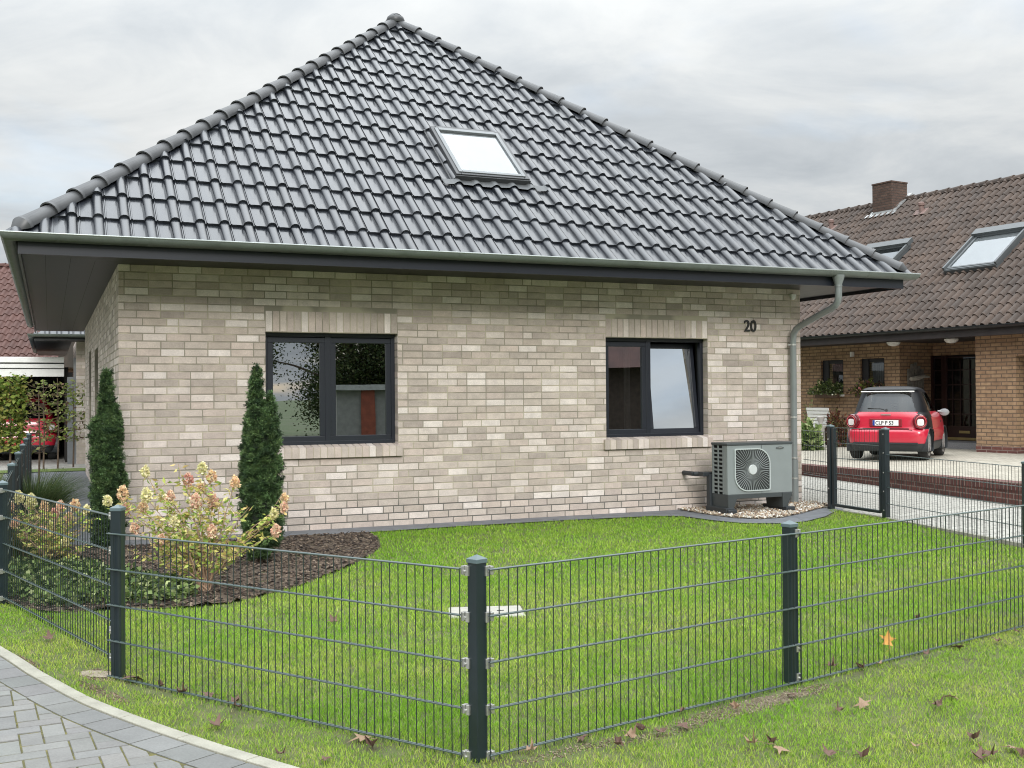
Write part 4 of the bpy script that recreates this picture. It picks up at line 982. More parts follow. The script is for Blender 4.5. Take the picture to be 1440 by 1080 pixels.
# ground cover, ornamental grass, small bushes
GC = [(-2.50,8.16),(-2.9,8.1),(-3.35,7.95),(-3.82,8.3),(-4.6,9.6),(-4.3,10.1),(-3.5,9.5),(-2.75,8.95),(-2.45,8.55)]
P = pts_in(GC, 6500); hh = rng.random(len(P))*.09+.03*noise2(P[:,0],P[:,1],8,2); Q = np.stack([P[:,0],P[:,1],gz(P[:,0],P[:,1])+.02+hh],-1)
o = cloud_obj('ground_cover', [leaf_cloud(Q,.042,[(.07,.12,.03),(.13,.20,.05),(.035,.06,.02),(.20,.27,.09),(.30,.34,.15),(.03,.05,.018)],.75,up=.35)], M_leaf)
tag(o, 'low leafy ground cover spreading behind the left fence', 'ground cover', kind='stuff')
def tuft(x, y, H, rad, n, cols, name, label, cat, lean=.5, w=.006, droop=.1):
    z = float(gz(x,y)); root = empty(name, (x,y,z), 0, label, cat)
    a = rng.random(n)*2*PI; r0 = rad*.35*np.sqrt(rng.random(n)); h = H*(.5+.5*rng.random(n)); ln = rad*(.3+.9*rng.random(n))*lean/.5
    X, Y = r0*np.cos(a), r0*np.sin(a); V = []; b_ = rng.random(n)*2*PI; ks = [0,.35,.7,1]
    for t in ks:
        wx, wy = np.cos(b_)*w*(1-t*.85), np.sin(b_)*w*(1-t*.85); zz_ = h*(t-droop*t*t*t*2*(ln/rad)); px, py = X+np.cos(a)*ln*t*t, Y+np.sin(a)*ln*t*t
        V += [np.stack([px-wx,py-wy,zz_],-1), np.stack([px+wx,py+wy,zz_],-1)]
    V = np.stack(V,1); F = np.array([[0,1,3],[0,3,2],[2,3,5],[2,5,4],[4,5,7],[4,7,6]])[None]+(np.arange(n)*8)[:,None,None]
    c = np.array(cols)[rng.integers(0,len(cols),n)]*(.7+.6*rng.random((n,1))); np_mesh('blades', V.reshape(-1,3), F.reshape(-1,3), M_leaf, root, np.repeat(c,6,axis=0)); return root
tuft(-4.62, 10.35, .62, .5, 900, [(.10,.15,.04),(.3,.24,.12),(.38,.32,.2),(.07,.11,.03)], 'ornamental_grass', 'straw coloured ornamental grass behind the far left fence post', 'ornamental grass', w=.004)
tuft(-5.75, 13.1, .78, .55, 2600, [(.05,.09,.03),(.08,.13,.045),(.12,.15,.06)], 'feathery_bush', 'feathery dark green bush beside the slate path', 'bush', w=.005)
tuft(-5.1, 11.6, .5, .4, 900, [(.05,.09,.03),(.09,.13,.045),(.25,.2,.1)], 'feathery_bush', 'small feathery green bush between hydrangea and slate path', 'bush', w=.005)
# trellis trees at the end of the path
def slim_tree(x, y, H, wide, n, cols, label, tiers=0, dense=False, trunk=.02):
    z = 0.; root = empty('espalier_tree', (x,y,z), TH, label, 'tree', 'slim young trees before the carport'); m = MB()
    m.tube([(0,0,-.05),(.02,0,H*.4),(0,.0,H*.97)], [trunk,trunk*.8,trunk*.4], 6); lp = []
    nb = tiers or 12
    for k in range(nb):
        zb_ = H*(.32+.66*k/nb)
        for sg in (-1,1):
            L_ = wide*(.8+.4*random.random())*(1 if not dense else .9); ya = random.uniform(-.15,.15)
            e = (sg*L_, ya, zb_+random.uniform(.0,.14)); m.tube([(0,0,zb_),(e[0]*.5,ya*.5,zb_+.01),e], [.008,.006,.003], 4)
            for i in range(n//(2*nb)):
                t = random.random()**.7; lp.append((e[0]*t+random.gauss(0,.05), ya*t+random.gauss(0,.08), zb_+(e[2]-zb_)*t+random.gauss(0,.04)))
    m.build('trunk', M_bark, root)
    cloud_obj('crown', [leaf_cloud(np.array(lp),.085,cols,.6,up=.0)], M_leaf, root); return root
G1 = [(.16,.24,.04),(.26,.32,.07),(.10,.16,.03),(.34,.32,.09)]; G2 = [(.14,.17,.05),(.22,.19,.08),(.10,.07,.05),(.26,.27,.10)]
slim_tree(-9.15, 19.9, 2.0, .27, 1900, G1, 'dense leafy young tree by the far fence posts', dense=True)
slim_tree(-8.62, 19.9, 1.75, .14, 110, G2, 'thin bare stem with brown leaves beside the dense tree')
slim_tree(-10.25, 23.9, 2.02, .34, 170, G2, 'slim tree with sparse brown leaves, left of its pair', 7)
slim_tree(-10.0, 24.05, 2.05, .34, 300, [(.2,.26,.06),(.3,.33,.1),(.13,.17,.05)], 'slim tree with yellow green tiers before the carport', 7)
slim_tree(-9.82, 24.45, 2.0, .32, 260, [(.2,.26,.06),(.28,.3,.1),(.12,.15,.05),(.2,.12,.08)], 'slim tree nearest the wing wall, leaves touching it', 7)

# fallen leaves: five shapes of curled maple leaf
M_dead = mat('dead_leaf', (.13,.075,.055), .75, var=.35, vs=40, trans=.1); M_dead2 = mat('dead_leaf_pale', (.30,.20,.13), .75, var=.3, vs=40, trans=.15); M_org = mat('maple_orange', (.72,.36,.09), .6, var=.2, vs=30, trans=.2)
def maple(seed, curl):
    r = random.Random(seed); out = []; lob = [(-90,.35),(-35,.62),(0,.30),(28,.92),(52,.42),(90,1.0),(128,.42),(152,.92),(180,.30),(215,.62)]
    P = []
    for i, (a, q) in enumerate(lob):
        P.append((q*math.cos(R(a))*r.uniform(.9,1.1), q*math.sin(R(a))*r.uniform(.9,1.1)))
        a2, q2 = lob[(i+1)%len(lob)]
    vs = [(0,0,0)]+[(x,y,0) for x,y in P]; mids = [(x*.5,y*.5) for x,y in P]; vs += [(x,y,0) for x,y in mids]; n = len(P)
    fs = [(0,1+n+k,1+n+(k+1)%n) for k in range(n)]+[(1+n+k,1+k,1+(k+1)%n,1+n+(k+1)%n) for k in range(n)]
    ax = r.uniform(0,PI); res = []
    for x,y,z in vs:
        rr = math.hypot(x,y); t = x*math.cos(ax)+y*math.sin(ax); zz_ = curl*(t*t*.9+rr*rr*.35*math.sin(5*math.atan2(y,x)+seed))+.12*r.uniform(-1,1)*curl; s_ = 1-.28*curl*rr
        res.append((x*s_, y*s_, zz_+.05))
    me = MB(); me.add(res, fs); st = [(0,0,.05),(r.uniform(-.2,.2),-.6,.12),(r.uniform(-.3,.3),-1.05,.05)]; me.tube(st,.02,4); return me
def leaf_at(me, x, y, size, mt, label, group='fallen leaves on the grass', tilt=.3):
    o = bpy.data.objects.new('fallen_leaf', me); COL.objects.link(o)
    o.location = (x,y,float(gz(x,y))+.022); o.rotation_euler = (random.uniform(-tilt,tilt),random.uniform(-tilt,tilt),random.uniform(0,6.28)); o.scale = (size,)*3
    return tag(o, label, 'leaf', group)
LM = []
for i, c in enumerate((.6,1.1,-.5,1.4)):
    for mt in (M_dead, M_dead2):
        t = maple(i, c).build('fallen_leaf', mt, smooth=60); LM.append(t.data); bpy.data.objects.remove(t)
LV = [(-2.96,6.98),(-3.19,7.54),(-2.12,6.10),(-1.91,5.93),(-1.43,5.62),(-1.40,5.52),(-.69,5.0),(-.64,4.9),(-1.42,5.21),(-1.02,4.78),(-.81,4.72),(.6,5.10),(.68,5.06),(.53,5.0),(.79,5.14),(.46,4.88),(.82,5.38),(1.06,4.88),(1.16,4.81),(1.15,4.9),(1.36,4.73),(1.59,5.38),(1.74,5.47),(1.49,4.70),(1.77,4.82),(2.10,5.45),(2.23,5.6),(2.06,4.93),(1.97,4.67),(2.03,4.70),(2.18,4.79),(1.98,6.22),(2.09,6.28),(1.81,6.25),(1.43,5.66),(1.10,5.43),(2.45,6.52),(3.26,7.10),(2.72,6.7),(2.79,7.56),(-1.24,7.56),(.07,4.81),(.31,4.98),(2.18,4.71),(3.03,6.84),(-1.75,5.8),(-1.6,5.75)]
big = {2:.068,6:.05,7:.05,29:.055,28:.045,11:.045,20:.045,17:.045,9:.035,10:.03}
for i, (x, y) in enumerate(LV):
    pale = i in (6,13,17,18,22,24,30,32,35,41,26); inside = i in (31,33,39,40)
    lab = 'single pale leaf lying curled on the lawn left of the corner post' if i == 40 else ('curled dead leaf caught on the lawn behind the right fence' if inside else ('small pale brown dead leaf on the grass verge' if pale else 'small dark brown curled leaf on the grass verge'))
    if i == 2: lab = 'large red brown curled leaf at the left fence post'
    if i == 6: lab = 'large pale dead leaf below the left fence panel'
    gname = 'fallen leaves on the grass'
    leaf_at(LM[(i*2 % 8)+(1 if pale else 0)], x, y, big.get(i, random.uniform(.03,.05))*1.35, None, lab, gname, .4)
t = maple(9,.25).build('fallen_leaf', M_org, smooth=60); me = t.data; bpy.data.objects.remove(t)
o = leaf_at(me, 2.27, 6.66, .062, None, 'bright orange maple leaf standing against the fence mesh', None, .1); o.rotation_euler = (R(68),R(12),R(8)); o.location.z += .045; o.scale = (.075,)*3

# ================================================================== NEIGHBOUR'S SIDE
M_pave = brickmat('driveway_pavers', lin(160,158,150), lin(175,173,165), lin(98,96,90), bw=.2, bh=.1, ms=.008, bump=.3)
M_pave2 = brickmat('terrace_pavers', lin(158,152,138), lin(176,170,156), lin(112,106,95), bw=.2, bh=.1, ms=.007, bump=.3)
sheet('driveway', [hw(HW+.1,.1),F_g0,F_g1,F_b,(9.5,6.5),(10.5,12),(6.8,14.9),(5.35,20.7),(5.0,26),(1.5,25)], M_pave, .004, 1.5)
RW0, RW1 = (5.30,20.95), (8.35,8.7)
dr = (Vector(RW1)-Vector(RW0)).normalized()
def rwz(p): # top of retaining wall
    t = (Vector(p)-Vector(RW0)).length/6.2; return .195+.11*t
rwall = MB(); nrm_ = Vector((dr.y,-dr.x)); nrm_ = nrm_ if nrm_.x > 0 else -nrm_; n = 12; Lw = (Vector(RW1)-Vector(RW0)).length
AW = math.atan2(dr.y,dr.x); MW_ = Matrix.Rotation(AW,4,'Z')
ret = empty('retaining_wall', (*RW0,0), AW, 'low dark red brick retaining wall with a soldier course on top', 'wall')
def strip_wall(mb, z_lo, z_hi, y0, y1):
    vs = []
    for k in range(n+1):
        x = Lw*k/n; zt = .195+.11*x/6.2
        vs += [(x,y0,z_lo(zt)),(x,y0,z_hi(zt)),(x,y1,z_hi(zt)),(x,y1,z_lo(zt))]
    fs = []
    for k in range(n):
        a = 4*k; fs += [(a,a+4,a+5,a+1),(a+1,a+5,a+6,a+2),(a+2,a+6,a+7,a+3)]
    fs += [(0,1,2,3),(4*n+3,4*n+2,4*n+1,4*n)]; mb.add(vs, fs)
m = MB(); strip_wall(m, lambda z: -.2, lambda z: z-.105, .0, .24); m.build('brick_base', brickmat('dark_clinker', lin(88,54,50), lin(108,66,58), lin(128,112,104), bw=.25, bh=.075, ms=.009), ret)
m = MB(); strip_wall(m, lambda z: z-.105, lambda z: z, -.012, .25); m.build('coping', brickmat('dark_soldiers', lin(84,50,48), lin(104,62,56), lin(140,124,114), bw=.083, bh=.3, ms=.007, off=0), ret)
# terrace of the neighbour
def tz(x, y):
    t = (Vector((x,y))-Vector(RW0)).dot(dr)/6.2; s_ = (Vector((x,y))-Vector(RW0)).dot(nrm_)
    base = .19+.11*t; k = max(0,min(1,s_/3.5)); return base*(1-k)+.245*k-.002
q = [Vector(RW0)+nrm_*.23, Vector(RW1)+nrm_*.23]
sheet('neighbour_driveway', [tuple(q[0]),tuple(q[1]),(22,12),(24,30),(5,34),tuple(q[0]+Vector((-.4,8)))], M_pave2, 0, 1.0, tz)
NA = math.atan2(-.858,.514); nb = empty('neighbour_house', (10.03,23.65,0), NA, 'yellow brick house with brown tiled roof and two roof windows', 'house')
M_yb = brickmat('yellow_brick', lin(164,136,106), lin(144,116,90), lin(110,92,76), bw=.25, bh=.0833, ms=.013)
m = MB(); ZB, ZT = .2, 2.76
def wall_holes(mb, x0, x1, z0, z1, y, holes, thick=.25):
    us = sorted({x0,x1,*[h[0] for h in holes],*[h[1] for h in holes]}); zs = sorted({z0,z1,*[h[2] for h in holes],*[h[3] for h in holes]})
    for i in range(len(us)-1):
        for j in range(len(zs)-1):
            cu_, cz_ = (us[i]+us[i+1])/2, (zs[j]+zs[j+1])/2
            if any(h[0] < cu_ < h[1] and h[2] < cz_ < h[3] for h in holes): continue
            mb.add([(us[i],y,zs[j]),(us[i+1],y,zs[j]),(us[i+1],y,zs[j+1]),(us[i],y,zs[j+1])], [(0,1,2,3)])
    for h in holes:
        a,b_,c_,d_ = h; y2 = y+.12
        mb.add([(a,y,c_),(b_,y,c_),(b_,y,d_),(a,y,d_),(a,y2,c_),(b_,y2,c_),(b_,y2,d_),(a,y2,d_)], [(0,4,5,1),(1,5,6,2),(2,6,7,3),(3,7,4,0)])
NW1 = (-4.98,-4.24,1.50,2.38); NW2 = (-3.69,-2.95,1.50,2.38)
wall_holes(m, -14, -2.5, ZB, ZT, .6, [NW1,NW2])
m.add([(-2.5,.6,ZB),(-2.5,1.8,ZB),(-2.5,1.8,ZT),(-2.5,.6,ZT)], [(0,1,2,3)])
wall_holes(m, -2.5, 4, 2.42, ZT, 1.8, [])
m.box(0,0,.38,.96,.9,ZT); m.box(.962,0.003,2.29,6,.3,ZT)
m.box(-14,10.5,.2,6,10.7,2.9)
nbw = m.build('wall', M_yb, nb)
m = MB(); m.box(-.008,-.008,.2,.97,.9,.385); m.box(-14,.59,.2,-2.49,.7,.385); m.build('plinth', MATS['dark_clinker'], nb)
m = MB(); m.box(-2.5,.02,.2,-.005,1.85,.385) if False else m.box(-2.5,.75,.2,4,1.8,.385); m.build('door_step', mat('granite_step',lin(120,120,122),.7,var=.35,vs=60), nb)
for (a,b_,c_,d_), lab in zip((NW1,NW2),('a','b')):
    m = MB(); ring(m, a, b_, c_, d_, .68, .74, .09); m.box(a,.66,c_,a+.20,.70,d_) ; o = m.build('window', mat('dark_wood',(.012,.010,.014),.5), nb)
    g_ = MB(); g_.add([(a+.09,.72,c_+.09),(b_-.09,.72,c_+.09),(b_-.09,.72,d_-.09),(a+.09,.72,d_-.09)], [(0,1,2,3)]); g_.build('pane', glassmat('neighbour_glass',.06,see=.75), o)
    m = MB(); m.box(a,1.1,c_,b_,1.15,d_); m.build('room', mat('dim_room',(.035,.035,.035),.9), o)
    m = MB()
    for k in range(16): m.box(a+.22+k*.028,.80+.01*(k%2),c_+.09,a+.245+k*.028,.82+.01*(k%2),d_-.12)
    m.build('curtain', mat('net_curtain2',(.30,.31,.30) if lab == 'b' else (.06,.08,.08),.9) if lab == 'b' else mat('dim_curtain',(.05,.065,.065),.9), o)
    m = MB(); m.box(a-.03,.52,c_-.05,b_+.03,.74,c_); m.build('sill', M_white, o)
# door
m = MB(); DW = mat('door_wood', (.024,.008,.007), .4, var=.2)
m.box(-2.5,1.78,.385,-.4,1.82,2.42); o = m.build('front_door', M_black, nb)
m = MB()
for x in (-2.5,-2.2,-2.12,-1.2,-.5): m.box(x,1.72,.385,x+.07,1.78,2.42)
for z in (.385,.70,1.0,1.35,1.7,2.05,2.36): m.box(-2.5,1.74,z,-.4,1.775,z+.03)
for x in (-1.92,-1.7,-1.45): m.box(x,1.745,.72,x+.02,1.775,2.3)
m.box(-2.12,1.745,.385,-.5,1.775,.72); m.build('door_frame', DW, o)
m = MB(); m.box(-1.72,1.72,.56,-1.43,1.745,.62); m.box(-2.1,1.72,.40,-.5,1.735,.46); m.build('letter_slot', mat('brass',(.35,.27,.12),.4,.6), o)
m = MB(); m.add([(-2.44,1.776,.6),(-.5,1.776,.6),(-.5,1.776,2.36),(-2.44,1.776,2.36)], [(0,1,2,3)]); m.build('door_glass', glassmat('door_glass',.02,see=.3), o)
m = MB(); m.box(.98,.8,.3,6,.85,2.3); m.build('recess_door', M_black, nb)
# soffit, fascia, gutter and roof
M_bw = mat('dark_brown_board', (.028,.022,.022), .55, var=.2, vs=5)
m = MB(); m.box(-14.6,-.42,2.735,7,1.85,2.76); m.box(-14.6,-.45,2.72,7,-.42,2.93); m.build('fascia', M_bw, nb)
m = MB(); gp = gut_prof(-.51,2.93,.06,8); vs = []
for (yy,z) in gp: vs += [(-14.6,yy,z),(7,yy,z)]
m.add(vs, [(2*k,2*k+1,2*k+3,2*k+2) for k in range(len(gp)-1)]); m.box(-14.6,-.58,2.925,7,-.565,2.94)
m.build('gutter', mat('black_gutter',(.012,.014,.016),.4), nb, smooth=40)
NP = [(-.10,-.02),(-.085,.012),(-.06,.042),(-.03,.052),(.0,.042),(.022,.010),(.04,-.022),(.07,-.03)]
M_nt = mat('brown_concrete_tile', (.064,.045,.035), .75, var=.28, vs=1.6, bump=.3, fine=.15, cell=(.2,.30,(-.1,-.08)))
NS = .75; ncs, nsn = math.cos(math.atan(NS)), math.sin(math.atan(NS)); nrz = lambda t: 2.93+NS*(t+.5)
nt_ = tile_field(lambda s,t,z: (s,t,z), -14.6, 7, 20, tw=.20, c0=0, row=.30, vk=-.22, prof=NP, lift=.03, lip=.03, rz=nrz, cs=ncs, sn=nsn, jit=.004)
ntc = clip(nt_, [((-14.6,0,0),(-1,0,0)),((7,0,0),(1,0,0)),((0,5.0,0),(0,1,0))]); nroof = ntc.build('roof', M_nt, nb, smooth=45)
m = MB(); m.add([(-14.5,-.45,2.9),(7,-.45,2.9),(7,5,nrz(5)-.08),(-14.5,5,nrz(5)-.08),(7,10.5,2.9),(-14.5,10.5,2.9)], [(0,1,2,3),(3,2,4,5),(0,3,5),(1,4,2)]); m.build('roof_deck', M_nt, nroof)
m = MB(); cap_run(m, (7,5.0,nrz(5.)-.01), (-14.6,5.0,nrz(5.)-.01), 55, .12, .105, 1.0, False, 7); m.build('ridge_cap', M_nt, nroof, smooth=50)
m = MB(); m.box(-6.55,4.42,6.3,-5.87,5.08,7.52); m.box(-6.565,4.405,7.52,-5.855,5.095,7.56)
ch = m.build('chimney', brickmat('chimney_brick', lin(88,68,58), lin(74,56,48), lin(66,56,50), bw=.25, bh=.075, ms=.012), nroof)
m = MB(); mf_ = roof_frame((-6.75,4.30,nrz(4.30)+.045), NS); m.box(0,0,0,1.05,.16,.02,M=mf_); m.box(.86,.1,0,1.0,1.1,.03,M=mf_); m.box(.1,0.05,0,.2,1.0,.03,M=mf_)
m.box(-6.57,4.40,nrz(4.35),-5.85,4.415,nrz(4.35)+.16)
m.build('chimney_flashing', mat('pale_flashing',(.42,.43,.43),.4,.5,var=.15,vs=12), ch)
for (vx, vy) in ((-4.66,4.16),(-7.84,4.12)):
    m = MB(); z = nrz(vy); m.lathe([(.07,0),(.065,.20),(.09,.21),(.09,.28),(.05,.31)], (vx,vy,z), 12); M2 = roof_frame((vx-.2,vy-.15,nrz(vy-.15)+.05), NS); m.box(0,0,0,.4,.3,.02,M=M2)
    m.build('vent_pipe', mat('faded_clay',(.17,.11,.095),.7,var=.2), nroof)
M_sh = mat('shutter_grey', (.10,.11,.115), .45, .2, var=.08)
skylight(nroof, (-1.74,1.32,nrz(1.32)+.05), NS, 1.36, 1.52, M_sh, M_gsky, True, 'roof_window')
skylight(nroof, (-5.1,1.38,nrz(1.38)+.05), NS, 1.36, 1.52, M_sh, glassmat('roof_glass_dark',.12,see=.2), True, 'roof_window')
for i, x in enumerate((-2.34,-.75)):
    m = MB(); m.lathe([(.10,-.0),(.155,-.01),(.15,-.04),(.11,-.085),(.04,-.105)], (0,0,0), 18)
    o = m.build('ceiling_lamp', mat('opal_glass',(.7,.7,.68),.3), nb, smooth=50); o.location = (x,.2,2.735)
m = MB(); m.box(-3.93,.5,2.44,-3.88,.6,2.56); m.build('wall_sensor', M_white, nb)
# decoration board with driftwood in the recess
def nbp(x, y, z=0): return (10.03+x*.514+y*.858, 23.65-x*.858+y*.514, z)
dec = empty('driftwood_ornament', nbp(-2.44,1.15,0), NA, 'grey weathered boards with driftwood hung beside the front door', 'wall ornament')
m = MB()
for k, (y0, h) in enumerate(((-.33,.5),(-.22,.62),(-.1,.66),(.02,.58),(.14,.5))): m.box(-.02,y0,1.55,.01,y0+.09,1.6+h)
m.build('board', mat('grey_wood',(.16,.15,.13),.8,var=.3,vs=12), dec)
m = MB(); m.tube([(.06,-.3,1.86),(.08,-.1,1.88),(.07,.15,1.93),(.06,.36,1.91)], [.05,.06,.045,.02], 8); m.build('driftwood', mat('pale_wood',(.38,.36,.31),.8,var=.2,vs=12), dec)
# white slatted garden chair, pedestal, bushes, flower boxes
ben = empty('garden_bench', nbp(-4.30,-.15,.22), NA+R(-4), 'white slatted garden bench against the yellow brick wall', 'bench')
m = MB(); Mb = Matrix.Rotation(R(14),4,'X') 
for k in range(7): m.box(-.4,.0,.40+k*.085,.38,.02,.40+k*.085+.066,M=Matrix.Translation((0,.12,0)) @ Mb)
m.build('backrest', M_white, ben)
m = MB()
for k in range(5): m.box(-.4,-.30+k*.085,.37,.38,-.24+k*.085,.39)
m.build('seat', M_white, ben)
for (x,y) in ((-.38,-.27),(.34,-.27),(-.38,.1),(.34,.1)):
    m = MB(); m.box(x,y,0,x+.04,y+.04,.38); m.build('leg', M_white, ben)
ped = empty('stone_pedestal', nbp(-3.74,-.75,.22), NA, 'pale stone pedestal carrying a small vase before the white bench', 'pedestal')
m = MB(); m.lathe([(.15,0),(.15,.05),(.10,.08),(.09,.45),(.13,.5),(.14,.53)], n=16); m.build('column', mat('pale_stone',(.45,.44,.40),.8,var=.12,vs=20), ped, smooth=40)
m = MB(); m.lathe([(.05,.53),(.04,.58),(.08,.66),(.10,.74),(.08,.76)], n=14); m.build('vase', mat('grey_ceramic',(.4,.38,.36),.5,var=.1), ped, smooth=40)
fig = empty('bird_ornament', nbp(-3.97,-.8,.22), NA, 'white bird ornament standing among the leaves near the bench', 'ornament')
m = MB(); m.lathe([(.015,.2),(.075,.26),(.09,.34),(.06,.42),(.025,.5),(.022,.56),(.036,.59),(.03,.63),(.005,.65)], n=12); m.tube([(.03,0,.6),(.09,0,.59)],[.012,.003],5); m.tube([(-.05,0,.3),(-.14,0,.36)],[.05,.01],6); m.build('body', M_white, fig, smooth=60)
m = MB(); m.tube([(0,.03,0),(0,.02,.24)],.008,5); m.tube([(0,-.03,0),(0,-.02,.24)],.008,5); m.build('leg', mat('leg_orange',(.4,.25,.08),.6), fig)
def bush(p, rad, H, n, cols, label, size=.09, name='bush', cat='bush', asp=.5, flowers=None, parent=None):
    root = empty(name, p, NA, label, cat); u = rng.standard_normal((n,3)); u /= np.linalg.norm(u,axis=1)[:,None]; u[:,2] = np.abs(u[:,2])
    k = (.35+.65*rng.random((n,1))**.5)*(1+.18*np.sin(u[:,:1]*9+u[:,1:2]*7)); Q = u*k*np.array([rad,rad*.7,H])+np.array([0,0,.03])
    cloud_obj('foliage', [leaf_cloud(Q,size,cols,asp,dirs=u,jitter=.6,droop=.15)], M_leaf, root)
    m = MB()
    for i in range(5): a = i*1.3; m.tube([(0,0,-.03),(rad*.4*math.cos(a),rad*.3*math.sin(a),H*.6)],[.012,.005],5)
    m.build('stem', M_bark, root)
    if flowers is not None:
        kk = rng.integers(0,n,60); cloud_obj('blossom', [leaf_cloud(Q[kk]*1.08,.05,flowers,1,dirs=u[kk],jitter=.4)], M_petal, root)
    return root
bush(nbp(-3.30,-1.65,.16), .36, .62, 1500, [(.16,.24,.07),(.25,.33,.12),(.10,.16,.05),(.34,.38,.18)], 'broad green hosta like bush beside the downpipe and gate', .13)
bush(nbp(-3.55,-.45,.22), .34, .85, 1200, [(.10,.03,.025),(.16,.06,.03),(.06,.03,.02),(.12,.13,.04)], 'dark red leaved bush between bench and red car', .08)
bush(nbp(-4.95,.15,.22), .25, 1.0, 500, [(.2,.24,.1),(.28,.3,.14)], 'loose pale climbing plant on the wall left of the bench', .08)
for (xc, lab, cols, fl) in ((-4.62,'green flower box with white blossoms under the left small window',[(.08,.12,.035),(.13,.17,.05),(.05,.07,.025)],[(.6,.6,.5),(.65,.6,.35)]),(-3.3,'flower box with reddish foliage under the right small window',[(.12,.16,.03),(.10,.07,.03),(.16,.10,.05),(.05,.03,.03)],[(.5,.3,.22),(.3,.12,.12)])):
    fb_ = bush(nbp(xc,.42,1.47), .46, .34, 1100, cols, lab, .06, 'flower_box', 'flower box', .6, fl)
    m = MB(); m.box(-.36,-.07,-.05,.36,.07,.05); m.build('planter', mat('planter_brown',(.10,.06,.04),.7), fb_, bevel=.01)

